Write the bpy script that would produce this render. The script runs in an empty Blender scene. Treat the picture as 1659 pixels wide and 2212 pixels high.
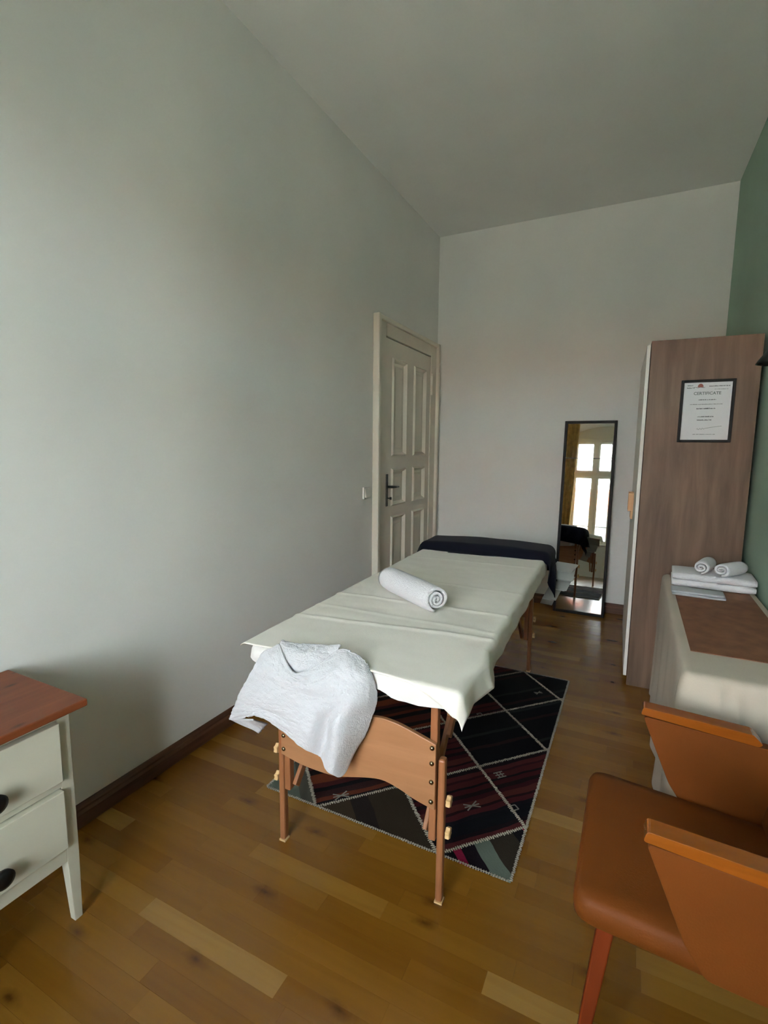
import bpy, math, random
from mathutils import Vector, Matrix, noise

random.seed(7)
scene = bpy.context.scene
COL = scene.collection

# ------------------------------------------------------------------ camera
F_PX, IMG_W = 1078.3, 1659.0
YAW, PITCH, ROLL = math.radians(26.54), math.radians(-7.374), math.radians(0.56)
cam_data = bpy.data.cameras.new('camera')
cam_data.sensor_fit = 'HORIZONTAL'
cam_data.sensor_width = 36.0
cam_data.lens = 36.0 * F_PX / IMG_W
cam_data.clip_start = 0.02
cam = bpy.data.objects.new('camera', cam_data)
COL.objects.link(cam)
_f = Vector((-math.sin(YAW) * math.cos(PITCH), math.cos(YAW) * math.cos(PITCH), math.sin(PITCH)))
_r = Vector((math.cos(YAW), math.sin(YAW), 0))
_u = _r.cross(_f)
r2 = _r * math.cos(ROLL) + _u * math.sin(ROLL)
u2 = -_r * math.sin(ROLL) + _u * math.cos(ROLL)
cam.matrix_world = Matrix(((r2.x, u2.x, -_f.x, 0.0), (r2.y, u2.y, -_f.y, 0.0), (r2.z, u2.z, -_f.z, 1.35), (0, 0, 0, 1)))
scene.camera = cam

# ------------------------------------------------------------------ daylight and exposure
world = bpy.data.worlds.new('overcast_sky')
scene.world = world
world.use_nodes = True
wn = world.node_tree
bg = wn.nodes['Background']
tc = wn.nodes.new('ShaderNodeTexCoord')
sep = wn.nodes.new('ShaderNodeSeparateXYZ')
ramp = wn.nodes.new('ShaderNodeValToRGB')
ramp.color_ramp.elements[0].position = 0.49
ramp.color_ramp.elements[0].color = (0.40, 0.40, 0.38, 1)
ramp.color_ramp.elements[1].position = 0.51
ramp.color_ramp.elements[1].color = (0.94, 1.0, 1.05, 1)
for _p, _c in ((0.70, (0.62, 0.65, 0.68, 1)), (1.0, (0.34, 0.37, 0.42, 1))):
    _e = ramp.color_ramp.elements.new(_p)
    _e.color = _c
mr = wn.nodes.new('ShaderNodeMapRange')
mr.inputs['From Min'].default_value = -1
wn.links.new(tc.outputs['Generated'], sep.inputs[0])
wn.links.new(sep.outputs['Z'], mr.inputs['Value'])
wn.links.new(mr.outputs['Result'], ramp.inputs['Fac'])
wn.links.new(ramp.outputs['Color'], bg.inputs['Color'])
bg.inputs['Strength'].default_value = 58.0

WX0, WX1, WZ0, WZ1 = -1.10, 0.00, 0.56, 2.62     # window opening in the wall behind the camera
YB = -0.90                                         # inner face of that wall
portal_data = bpy.data.lights.new('daylight_window', 'AREA')
portal_data.shape = 'RECTANGLE'
portal_data.size = WX1 - WX0
portal_data.size_y = WZ1 - WZ0 + 0.2
portal_data.energy = 1
portal_data.cycles.is_portal = True
portal = bpy.data.objects.new('daylight_window', portal_data)
COL.objects.link(portal)
portal.location = ((WX0 + WX1) / 2, YB - 0.34, (WZ0 + WZ1) / 2 + 0.1)
portal.rotation_euler = (math.radians(90), 0, math.radians(180))

bounce_sun_data = bpy.data.lights.new('bounce_sun', 'SUN')         # added, unseen behind this house: bounces off street and house opposite into the room
bounce_sun_data.energy = 240.0
bounce_sun_data.angle = math.radians(2.0)
bounce_sun_data.color = (1.0, 0.97, 0.92)
bounce_sun = bpy.data.objects.new('bounce_sun', bounce_sun_data)
COL.objects.link(bounce_sun)
bounce_sun.rotation_euler = (math.radians(-48), 0, math.radians(12))

vs = scene.view_settings
scene.display_settings.display_device = 'sRGB'
vs.view_transform = 'Standard'
vs.look = 'None'
vs.gamma = 1.0
vs.use_curve_mapping = False
vs.exposure = 0.0
scene.cycles.max_bounces = 12
scene.cycles.diffuse_bounces = 6
scene.cycles.glossy_bounces = 5
scene.cycles.transparent_max_bounces = 12

# ------------------------------------------------------------------ materials
def lin(r, g, b):
    f = lambda c: (c / 255 / 12.92) if c / 255 <= 0.04045 else ((c / 255 + 0.055) / 1.055) ** 2.4
    return (f(r), f(g), f(b), 1)

class NT:
    def __init__(s, name):
        s.m = bpy.data.materials.new(name)
        s.m.use_nodes = True
        s.t = s.m.node_tree
        s.b = s.t.nodes['Principled BSDF']
    def n(s, typ, **kw):
        nd = s.t.nodes.new('ShaderNode' + typ)
        for k, v in kw.items():
            if k in nd.inputs: nd.inputs[k].default_value = v
            else: setattr(nd, k, v)
        return nd
    def l(s, a, b): s.t.links.new(a, b)
    def ramp(s, stops, interp='LINEAR'):
        r = s.n('ValToRGB')
        cr = r.color_ramp
        cr.interpolation = interp
        while len(cr.elements) < len(stops): cr.elements.new(0.5)
        for e, (p, c) in zip(cr.elements, stops):
            e.position = p
            e.color = c
        return r

def plain(name, rgb, rough=0.6, metal=0.0, nscale=0.0, namt=0.0, bump=0.0, bscale=200, sheen=0.0, coat=0.0, spec=0.5):
    """Plain colour with optional soft tone variation and fine relief."""
    t = NT(name)
    c = lin(*rgb)
    t.b.inputs['Base Color'].default_value = c
    t.b.inputs['Roughness'].default_value = rough
    t.b.inputs['Metallic'].default_value = metal
    t.b.inputs['Sheen Weight'].default_value = sheen
    t.b.inputs['Coat Weight'].default_value = coat
    t.b.inputs['Specular IOR Level'].default_value = spec
    tx = t.n('TexCoord')
    if namt:
        nz = t.n('TexNoise', Scale=nscale, Detail=4.0)
        t.l(tx.outputs['Object'], nz.inputs['Vector'])
        lo = tuple(v * (1 - namt) for v in c[:3]) + (1,)
        hi = tuple(min(1, v * (1 + namt)) for v in c[:3]) + (1,)
        r = t.ramp([(0.3, lo), (0.7, hi)])
        t.l(nz.outputs['Fac'], r.inputs['Fac'])
        t.l(r.outputs['Color'], t.b.inputs['Base Color'])
    if bump:
        nb = t.n('TexNoise', Scale=bscale, Detail=3.0)
        t.l(tx.outputs['Object'], nb.inputs['Vector'])
        bp = t.n('Bump', Strength=bump, Distance=0.002)
        t.l(nb.outputs['Fac'], bp.inputs['Height'])
        t.l(bp.outputs['Normal'], t.b.inputs['Normal'])
    return t.m

def wood(name, dark, light, axis='X', rough=0.4, scale=9.0, stretch=14.0, coat=0.0, knots=None, spec=0.5):
    """Grain streaks along one object axis."""
    t = NT(name)
    tx = t.n('TexCoord')
    mp = t.n('Mapping')
    sc = [stretch] * 3
    sc['XYZ'.index(axis)] = 1.0
    mp.inputs['Scale'].default_value = sc
    t.l(tx.outputs['Object'], mp.inputs['Vector'])
    n1 = t.n('TexNoise', Scale=scale * 0.35, Detail=6.0, Roughness=0.6, Distortion=0.4)
    t.l(mp.outputs['Vector'], n1.inputs['Vector'])
    r = t.ramp([(0.3, lin(*dark)), (0.7, lin(*light))])
    t.l(n1.outputs['Fac'], r.inputs['Fac'])
    out = r.outputs['Color']
    if knots:
        mk = t.n('Mapping')
        ks = [knots[0] * 2.2] * 3
        ks['XYZ'.index(axis)] = knots[0]
        mk.inputs['Scale'].default_value = ks
        t.l(tx.outputs['Object'], mk.inputs['Vector'])
        vo = t.n('TexVoronoi', Scale=1.0)
        t.l(mk.outputs['Vector'], vo.inputs['Vector'])
        kr = t.ramp([(0.0, (1, 1, 1, 1)), (knots[1], (0, 0, 0, 1))])
        t.l(vo.outputs['Distance'], kr.inputs['Fac'])
        mx = t.n('Mix', data_type='RGBA')
        t.l(kr.outputs['Color'], mx.inputs['Factor'])
        t.l(out, mx.inputs['A'])
        mx.inputs['B'].default_value = lin(*[int(v * 0.45) for v in dark])
        out = mx.outputs['Result']
    t.l(out, t.b.inputs['Base Color'])
    t.b.inputs['Roughness'].default_value = rough
    t.b.inputs['Coat Weight'].default_value = coat
    t.b.inputs['Specular IOR Level'].default_value = spec
    bp = t.n('Bump', Strength=0.08, Distance=0.001)
    t.l(n1.outputs['Fac'], bp.inputs['Height'])
    t.l(bp.outputs['Normal'], t.b.inputs['Normal'])
    return t.m

def terry(name, rgb, scale=330, strength=0.9):
    t = NT(name)
    t.b.inputs['Base Color'].default_value = lin(*rgb)
    t.b.inputs['Roughness'].default_value = 0.95
    t.b.inputs['Sheen Weight'].default_value = 0.25
    t.b.inputs['Specular IOR Level'].default_value = 0.1
    tx = t.n('TexCoord')
    a = t.n('TexNoise', Scale=scale, Detail=2.0)
    v = t.n('TexNoise', Scale=scale * 0.28, Detail=2.0, Distortion=1.0)
    t.l(tx.outputs['Object'], a.inputs['Vector'])
    t.l(tx.outputs['Object'], v.inputs['Vector'])
    add = t.n('Math', operation='ADD')
    t.l(a.outputs['Fac'], add.inputs[0])
    t.l(v.outputs['Fac'], add.inputs[1])
    bp = t.n('Bump', Strength=strength, Distance=0.004)
    t.l(add.outputs[0], bp.inputs['Height'])
    t.l(bp.outputs['Normal'], t.b.inputs['Normal'])
    return t.m

def floor_mat(name, pale=False):
    """Oiled parquet strips: one tone per strip, grain along X, small knots."""
    t = NT(name)
    geo = t.n('NewGeometry')
    oi = t.n('ObjectInfo')
    ad = t.n('Math', operation='ADD')
    t.l(oi.outputs['Random'], ad.inputs[0])
    t.l(geo.outputs['Random Per Island'], ad.inputs[1])
    fr = t.n('Math', operation='FRACT')
    t.l(ad.outputs[0], fr.inputs[0])
    base = t.ramp([(0.0, lin(115, 74, 20)), (0.25, lin(121, 80, 23)), (0.5, lin(126, 85, 26)), (0.8, lin(132, 91, 30)), (0.95, lin(140, 101, 40)), (1.0, lin(150, 114, 56))])
    t.l(fr.outputs[0], base.inputs['Fac'])
    cmb = t.n('CombineXYZ')
    mul = t.n('Math', operation='MULTIPLY')
    mul.inputs[1].default_value = 37.0
    t.l(fr.outputs[0], mul.inputs[0])
    t.l(mul.outputs[0], cmb.inputs['Z'])
    va = t.n('VectorMath', operation='ADD')
    t.l(geo.outputs['Position'], va.inputs[0])
    t.l(cmb.outputs[0], va.inputs[1])
    mp = t.n('Mapping')
    mp.inputs['Scale'].default_value = (1.6, 22, 1)
    t.l(va.outputs[0], mp.inputs['Vector'])
    gr = t.n('TexNoise', Scale=1.6, Detail=5.0, Distortion=0.6)
    t.l(mp.outputs['Vector'], gr.inputs['Vector'])
    grr = t.ramp([(0.3, (0.91, 0.88, 0.84, 1)), (0.65, (1.02, 1.02, 1.02, 1))])
    t.l(gr.outputs['Fac'], grr.inputs['Fac'])
    m1 = t.n('Mix', data_type='RGBA', blend_type='MULTIPLY')
    m1.inputs['Factor'].default_value = 1
    t.l(base.outputs['Color'], m1.inputs['A'])
    t.l(grr.outputs['Color'], m1.inputs['B'])
    mk = t.n('Mapping')
    mk.inputs['Scale'].default_value = (2.6, 6.5, 1)
    t.l(geo.outputs['Position'], mk.inputs['Vector'])
    vo = t.n('TexVoronoi', Scale=1.0)
    vo.voronoi_dimensions = '2D'
    t.l(mk.outputs['Vector'], vo.inputs['Vector'])
    wob = t.n('TexNoise', Scale=26.0, Detail=3.0)
    t.l(geo.outputs['Position'], wob.inputs['Vector'])
    wm = t.n('Math', operation='MULTIPLY_ADD')
    wm.inputs[1].default_value = 0.16
    wm.inputs[2].default_value = -0.08
    t.l(wob.outputs['Fac'], wm.inputs[0])
    wa = t.n('Math', operation='ADD')
    t.l(vo.outputs['Distance'], wa.inputs[0])
    t.l(wm.outputs[0], wa.inputs[1])
    kr = t.ramp([(0.0, (0.8, 0.8, 0.8, 1)), (0.05, (0.42, 0.42, 0.42, 1)), (0.14, (0, 0, 0, 1))])
    t.l(wa.outputs[0], kr.inputs['Fac'])
    sel = t.n('Separate' + 'Color')
    t.l(vo.outputs['Color'], sel.inputs[0])
    gt = t.n('Math', operation='GREATER_THAN')
    gt.inputs[1].default_value = 0.50
    t.l(sel.outputs[0], gt.inputs[0])
    km = t.n('Math', operation='MULTIPLY')
    t.l(kr.outputs['Color'], km.inputs[0])
    t.l(gt.outputs[0], km.inputs[1])
    m2 = t.n('Mix', data_type='RGBA')
    t.l(km.outputs[0], m2.inputs['Factor'])
    t.l(m1.outputs['Result'], m2.inputs['A'])
    m2.inputs['B'].default_value = lin(60, 30, 6)
    t.l(m2.outputs['Result'], t.b.inputs['Base Color'])
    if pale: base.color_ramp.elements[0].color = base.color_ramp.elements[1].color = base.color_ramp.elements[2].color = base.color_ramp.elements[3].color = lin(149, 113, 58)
    t.b.inputs['Roughness'].default_value = 0.24
    mw = t.n('Mapping')
    mw.inputs['Scale'].default_value = (1.5, 30, 1)
    t.l(geo.outputs['Position'], mw.inputs['Vector'])
    rip = t.n('TexNoise', Scale=1.0, Detail=1.0)
    t.l(mw.outputs['Vector'], rip.inputs['Vector'])
    bp = t.n('Bump', Strength=0.55, Distance=0.0016)
    t.l(rip.outputs['Fac'], bp.inputs['Height'])
    t.l(bp.outputs['Normal'], t.b.inputs['Normal'])
    t.b.inputs['Specular IOR Level'].default_value = 0.5
    return t.m

def kilim(name, stops, angle, period):
    """Woven stripes of a kilim patch, running across the patch at an angle."""
    t = NT(name)
    tx = t.n('TexCoord')
    mp = t.n('Mapping')
    mp.inputs['Rotation'].default_value = (0, 0, angle)
    t.l(tx.outputs['Object'], mp.inputs['Vector'])
    nz = t.n('TexNoise', Scale=9.0, Detail=2.0)
    t.l(tx.outputs['Object'], nz.inputs['Vector'])
    sp = t.n('SeparateXYZ')
    t.l(mp.outputs['Vector'], sp.inputs[0])
    a = t.n('Math', operation='MULTIPLY_ADD')
    a.inputs[1].default_value = 0.02
    t.l(nz.outputs['Fac'], a.inputs[0])
    t.l(sp.outputs['Y'], a.inputs[2])
    d = t.n('Math', operation='DIVIDE')
    d.inputs[1].default_value = period
    t.l(a.outputs[0], d.inputs[0])
    oi = t.n('ObjectInfo')
    ad = t.n('Math', operation='ADD')
    t.l(d.outputs[0], ad.inputs[0])
    t.l(oi.outputs['Random'], ad.inputs[1])
    fr = t.n('Math', operation='FRACT')
    t.l(ad.outputs[0], fr.inputs[0])
    r = t.ramp([(p, lin(*c)) for p, c in stops], 'CONSTANT')
    t.l(fr.outputs[0], r.inputs['Fac'])
    t.l(r.outputs['Color'], t.b.inputs['Base Color'])
    t.b.inputs['Roughness'].default_value = 0.95
    t.b.inputs['Specular IOR Level'].default_value = 0.1
    wv = t.n('TexNoise', Scale=260.0, Detail=2.0)
    t.l(tx.outputs['Object'], wv.inputs['Vector'])
    bp = t.n('Bump', Strength=0.5, Distance=0.002)
    t.l(wv.outputs['Fac'], bp.inputs['Height'])
    t.l(bp.outputs['Normal'], t.b.inputs['Normal'])
    return t.m

def glass_mat():
    t = NT('window_glass')
    tr = t.n('BsdfTransparent')
    tr.inputs['Color'].default_value = (0.95, 0.97, 0.96, 1)
    gl = t.n('BsdfGlossy', Roughness=0.02)
    fz = t.n('Fresnel', IOR=1.45)
    mx = t.n('MixShader')
    t.l(fz.outputs[0], mx.inputs[0])
    t.l(tr.outputs[0], mx.inputs[1])
    t.l(gl.outputs[0], mx.inputs[2])
    t.l(mx.outputs[0], t.t.nodes['Material Output'].inputs['Surface'])
    return t.m

def mat_mat():
    """Brown woven runner with fine slats."""
    t = NT('woven_runner')
    tx = t.n('TexCoord')
    w = t.n('TexWave', Scale=60.0, Distortion=1.0, Detail=2.0)
    w.bands_direction = 'Y'
    t.l(tx.outputs['Object'], w.inputs['Vector'])
    nz = t.n('TexNoise', Scale=16.0, Detail=5.0)
    t.l(tx.outputs['Object'], nz.inputs['Vector'])
    m = t.n('Math', operation='MULTIPLY_ADD')
    m.inputs[1].default_value = 0.25
    t.l(w.outputs['Fac'], m.inputs[0])
    t.l(nz.outputs['Fac'], m.inputs[2])
    r = t.ramp([(0.35, lin(104, 67, 47)), (0.85, lin(136, 92, 66))])
    t.l(m.outputs[0], r.inputs['Fac'])
    t.l(r.outputs['Color'], t.b.inputs['Base Color'])
    t.b.inputs['Roughness'].default_value = 0.7
    bp = t.n('Bump', Strength=0.3, Distance=0.001)
    t.l(w.outputs['Fac'], bp.inputs['Height'])
    t.l(bp.outputs['Normal'], t.b.inputs['Normal'])
    return t.m

M = dict(
    wall=plain('wall_paint', (236, 237, 234), 0.92, nscale=3.0, namt=0.02, bump=0.12, bscale=140, spec=0.2),
    ceil=plain('ceiling_paint', (237, 239, 236), 0.95, nscale=2.0, namt=0.02, bump=0.1, bscale=120, spec=0.2),
    green=plain('green_wall_paint', (148, 172, 154), 0.9, nscale=2.0, namt=0.05, bump=0.12, bscale=120, spec=0.2),
    doorp=plain('door_paint', (228, 222, 208), 0.45, nscale=6.0, namt=0.03, bump=0.06, bscale=60),
    gap=plain('dark_gap', (30, 27, 22), 0.9),
    base=wood('baseboard_wood', (66, 40, 26), (96, 60, 40), 'Y', 0.5),
    basex=wood('baseboard_wood_far', (66, 40, 26), (104, 68, 46), 'X', 0.5),
    floor=floor_mat('parquet'),
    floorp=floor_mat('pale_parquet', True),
    beech=wood('beech', (134, 84, 52), (160, 106, 70), 'Z', 0.42, 7, 10),
    beechx=wood('beech_board', (146, 101, 66), (168, 122, 86), 'X', 0.42, 6, 9),
    knob=plain('pale_wood', (214, 176, 124), 0.5, nscale=20, namt=0.08),
    metal=plain('brass_bolt', (150, 134, 104), 0.22, 1.0),
    steel=plain('dark_steel', (70, 74, 72), 0.35, 1.0),
    chrome=plain('satin_chrome', (200, 200, 196), 0.25, 1.0),
    vinyl=plain('cream_vinyl', (206, 198, 176), 0.6, bump=0.1),
    sheet=plain('white_sheet', (242, 239, 230), 0.95, nscale=4, namt=0.02, bump=0.25, bscale=500, sheen=0.1, spec=0.1),
    fitted=plain('fitted_sheet', (226, 225, 222), 0.95, bump=0.25, bscale=400, sheen=0.1, spec=0.1),
    navy=plain('navy_blanket', (10, 13, 28), 0.95, bump=0.4, bscale=300, sheen=0.05, spec=0.1),
    lining=plain('blanket_lining', (170, 174, 170), 0.95, bump=0.2, bscale=300),
    terry=terry('white_terry', (200, 202, 207), 210, 0.6),
    terry2=terry('white_terry_fine', (230, 231, 236), 380, 0.7),
    grey=terry('grey_terry', (176, 180, 186), 300, 0.6),
    pine=wood('stained_pine', (104, 48, 20), (134, 72, 36), 'Y', 0.5, 6, 12, knots=(4.5, 0.10)),
    dressp=plain('dresser_paint', (206, 203, 186), 0.55, nscale=5, namt=0.03, bump=0.05, bscale=80),
    black=plain('black_metal', (14, 15, 17), 0.45, 0.3),
    bframe=plain('black_frame', (9, 10, 12), 0.6, spec=0.3),
    leather=plain('tan_leather', (102, 53, 11), 0.62, nscale=3.5, namt=0.14, bump=0.25, bscale=240, spec=0.2),
    chairw=wood('varnished_beech', (128, 68, 17), (152, 84, 26), 'X', 0.25, 6, 9, coat=0.5),
    chairl=wood('red_stained_beech', (92, 32, 4), (110, 42, 7), 'Z', 0.55, 6, 9, spec=0.2),
    wardb=wood('walnut_veneer', (80, 62, 48), (120, 95, 77), 'Z', 0.55, 5, 9),
    wardw=plain('white_laminate', (230, 228, 222), 0.5),
    wardg=plain('white_laminate_door', (180, 178, 170), 0.5),
    hand=wood('oak_handle', (184, 140, 100), (206, 162, 118), 'Z', 0.5),
    cloth=plain('linen_cover', (192, 182, 167), 0.95, nscale=5, namt=0.04, bump=0.3, bscale=350, spec=0.1),
    runner=mat_mat(),
    paper=plain('paper', (228, 228, 232), 0.6),
    ink=plain('grey_ink', (96, 100, 104), 0.8),
    inkd=plain('dark_ink', (60, 64, 68), 0.8),
    inkg=plain('green_grey_ink', (104, 118, 116), 0.8),
    inkr=plain('red_brown_ink', (150, 92, 84), 0.8),
    plastic=plain('switch_plastic', (240, 238, 230), 0.4),
    curtain=plain('ochre_curtain', (176, 136, 76), 0.9, nscale=14, namt=0.25, bump=0.2, bscale=200),
    winp=plain('window_paint', (226, 222, 208), 0.4),
    glass=glass_mat(),
    facade=plain('facade_plaster', (226, 214, 200), 0.9, nscale=1.0, namt=0.06),
    tile=plain('roof_tile', (186, 110, 90), 0.8, nscale=3, namt=0.15),
    stone=plain('paving', (196, 194, 186), 0.9, nscale=1.0, namt=0.1),
    darkglass=plain('facade_glass', (60, 66, 72), 0.15),
    stitch=plain('wool_stitch', (150, 142, 128), 0.95, nscale=60, namt=0.15),
    motif=plain('pale_wool', (120, 116, 108), 0.95),
)
mm = bpy.data.materials.new('mirror_silver')
mm.use_nodes = True
mm.node_tree.nodes['Principled BSDF'].inputs['Base Color'].default_value = (0.86, 0.88, 0.86, 1)
mm.node_tree.nodes['Principled BSDF'].inputs['Metallic'].default_value = 1
mm.node_tree.nodes['Principled BSDF'].inputs['Roughness'].default_value = 0.015
M['mirror'] = mm

# ------------------------------------------------------------------ mesh helpers
class MB:
    def __init__(s): s.v, s.f = [], []
    def add(s, verts, faces):
        o = len(s.v)
        s.v += [tuple(v) for v in verts]
        s.f += [tuple(i + o for i in f) for f in faces]
        return s
    def box(s, x0, x1, y0, y1, z0, z1, mat=None):
        vs = [Vector((x, y, z)) for z in (z0, z1) for y in (y0, y1) for x in (x0, x1)]
        if mat is not None: vs = [mat @ v for v in vs]
        return s.add(vs, [(0, 2, 3, 1), (4, 5, 7, 6), (0, 1, 5, 4), (2, 6, 7, 3), (1, 3, 7, 5), (0, 4, 6, 2)])
    def prism(s, poly, axis, a, b, mat=None):
        """poly: 2-D points; extruded along axis from a to b. axis X: (y,z), Y: (x,z), Z: (x,y)."""
        n = len(poly)
        area = sum(poly[i][0] * poly[(i + 1) % n][1] - poly[(i + 1) % n][0] * poly[i][1] for i in range(n))
        if area < 0: poly = poly[::-1]
        mk = {'X': lambda p, t: Vector((t, p[0], p[1])), 'Y': lambda p, t: Vector((p[0], t, p[1])), 'Z': lambda p, t: Vector((p[0], p[1], t))}[axis]
        vs = [mk(p, a) for p in poly] + [mk(p, b) for p in poly]
        if mat is not None: vs = [mat @ v for v in vs]
        fs = [tuple(range(n - 1, -1, -1)), tuple(range(n, 2 * n))] + [(i, (i + 1) % n, n + (i + 1) % n, n + i) for i in range(n)]
        if axis == 'Y': fs = [f[::-1] for f in fs]
        return s.add(vs, fs)
    def tube(s, path, r, n=10, cap=True):
        path = [Vector(p) for p in path]
        rings = []
        up0 = None
        for i, p in enumerate(path):
            d = (path[min(i + 1, len(path) - 1)] - path[max(i - 1, 0)]).normalized()
            ref = up0 if up0 is not None else (Vector((0, 0, 1)) if abs(d.z) < 0.9 else Vector((1, 0, 0)))
            a = (ref - d * ref.dot(d)).normalized()
            up0 = a
            b = d.cross(a)
            rr = r[i] if isinstance(r, (list, tuple)) else r
            rings.append([p + (a * math.cos(2 * math.pi * k / n) + b * math.sin(2 * math.pi * k / n)) * rr for k in range(n)])
        vs = [v for ring in rings for v in ring]
        fs = []
        for i in range(len(path) - 1):
            for k in range(n):
                fs.append((i * n + k, i * n + (k + 1) % n, (i + 1) * n + (k + 1) % n, (i + 1) * n + k))
        if cap:
            fs.append(tuple(range(n - 1, -1, -1)))
            m = (len(path) - 1) * n
            fs.append(tuple(m + k for k in range(n)))
        return s.add(vs, fs)
    def grid(s, fn, nu, nv):
        vs = [fn(i / nu, j / nv) for j in range(nv + 1) for i in range(nu + 1)]
        fs = [(j * (nu + 1) + i, j * (nu + 1) + i + 1, (j + 1) * (nu + 1) + i + 1, (j + 1) * (nu + 1) + i) for j in range(nv) for i in range(nu)]
        return s.add(vs, fs)
    def beam(s, a, b, w, d, up=(0, 0, 1)):
        """rectangular bar from a to b, w across, d deep (along up)."""
        a, b, up = Vector(a), Vector(b), Vector(up)
        t = (b - a).normalized()
        n = (up - t * up.dot(t)).normalized()
        c = t.cross(n)
        vs = [p + c * sx * w / 2 + n * sy * d / 2 for p in (a, b) for sx, sy in ((-1, -1), (1, -1), (1, 1), (-1, 1))]
        return s.add(vs, [(3, 2, 1, 0), (4, 5, 6, 7), (0, 1, 5, 4), (1, 2, 6, 5), (2, 3, 7, 6), (3, 0, 4, 7)])
    def build(s, name, mat, parent=None, smooth=False, bevel=0, seg=2, solid=0, subd=0, origin=None):
        if parent is None and origin is None:
            xs, ys, zs = zip(*s.v)
            origin = ((min(xs) + max(xs)) / 2, (min(ys) + max(ys)) / 2, min(zs))
        o = Vector(origin or (0, 0, 0))
        me = bpy.data.meshes.new(name)
        me.from_pydata([tuple(Vector(v) - o) for v in s.v], [], s.f)
        me.materials.append(M[mat] if isinstance(mat, str) else mat)
        if smooth:
            me.polygons.foreach_set('use_smooth', [True] * len(me.polygons))
        me.update()
        ob = bpy.data.objects.new(name, me)
        COL.objects.link(ob)
        ob.location = o
        if parent is not None: ob.parent = parent
        if solid:
            md = ob.modifiers.new('thickness', 'SOLIDIFY')
            md.thickness = solid
            md.offset = -1
        if bevel:
            md = ob.modifiers.new('soft_edges', 'BEVEL')
            md.width = bevel
            md.segments = seg
            md.limit_method = 'ANGLE'
            md.angle_limit = math.radians(35)
        if subd:
            md = ob.modifiers.new('smooth', 'SUBSURF')
            md.levels = md.render_levels = subd
        return ob

def tag(o, label=None, cat=None, group=None, kind=None):
    for k, v in (('label', label), ('category', cat), ('group', group), ('kind', kind)):
        if v: o[k] = v
    return o

def empty(name, loc, rz=0.0, label=None, cat=None, group=None, kind=None):
    o = bpy.data.objects.new(name, None)
    o.empty_display_size = 0.1
    COL.objects.link(o)
    o.location = loc
    o.rotation_euler = (0, 0, rz)
    return tag(o, label, cat, group, kind)

def structure(o, label=None):
    return tag(o, label, None, None, 'structure')

# ------------------------------------------------------------------ room shell
XL, YF, HC = -1.690, 4.450, 3.215
def xr(y): return 0.527 + (YF - y) * 0.018          # the green wall is a little out of square

structure(MB().box(XL - 0.25, XL, YB - 0.4, YF + 0.25, -0.05, HC).build('wall_left', 'wall', origin=(0, 0, 0)), 'long off-white plaster wall on the left')
structure(MB().box(XL, xr(YF) + 0.3, YF, YF + 0.25, -0.05, HC).build('wall_far', 'wall', origin=(0, 0, 0)), 'off-white end wall behind the mirror')
structure(MB().prism([(xr(YB), YB - 0.4), (xr(YF), YF), (xr(YF) + 0.3, YF), (xr(YB) + 0.3, YB - 0.4)], 'Z', -0.05, HC).build('wall_right', 'green', origin=(0, 0, 0)), 'muted green wall on the right')
structure(MB().box(XL - 0.25, xr(YB) + 0.3, YB - 0.4, YF + 0.25, HC, HC + 0.2).build('ceiling', 'ceil', origin=(0, 0, 0)), 'plain off-white ceiling')

# wall behind the camera, with an arched window opening and splayed reveals
wb = MB()
yb0, yb1 = YB - 0.4, YB
SPL = 0.08                                          # how much wider the opening is on the room side
yw_ = YB - 0.20
wb.prism([(XL, yb0), (WX0, yb0), (WX0, yw_), (WX0 - SPL, yb1), (XL, yb1)], 'Z', -0.05, HC)
wb.prism([(xr(YB), yb0), (xr(YB), yb1), (WX1 + SPL, yb1), (WX1, yw_), (WX1, yb0)], 'Z', -0.05, HC)
wb.prism([(WX0, yb0), (WX1, yb0), (WX1, yw_), (WX1 + SPL, yb1), (WX0 - SPL, yb1), (WX0, yw_)], 'Z', -0.05, WZ0)
NA = 16
for k in range(NA):
    t0, t1 = k / NA, (k + 1) / NA
    def corner(t, y_, w): return (WX0 - w + (WX1 - WX0 + 2 * w) * t, y_, WZ1 + 0.13 * math.sin(math.pi * t) + (0.06 if y_ == yb1 else 0))
    lo = [corner(t0, yb0, 0), corner(t1, yb0, 0), corner(t1, yw_, 0), corner(t1, yb1, SPL), corner(t0, yb1, SPL), corner(t0, yw_, 0)]
    hi = [(x, y_, HC) for x, y_, z in lo]
    wb.add(lo + hi, [(5, 2, 1, 0), (4, 3, 2, 5), (6, 7, 8, 9, 10, 11)] + [(q, (q + 1) % 6, 6 + (q + 1) % 6, 6 + q) for q in range(6)])
structure(wb.build('wall_back', 'wall', origin=(0, 0, 0)), 'off-white window wall behind the camera')

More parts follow.
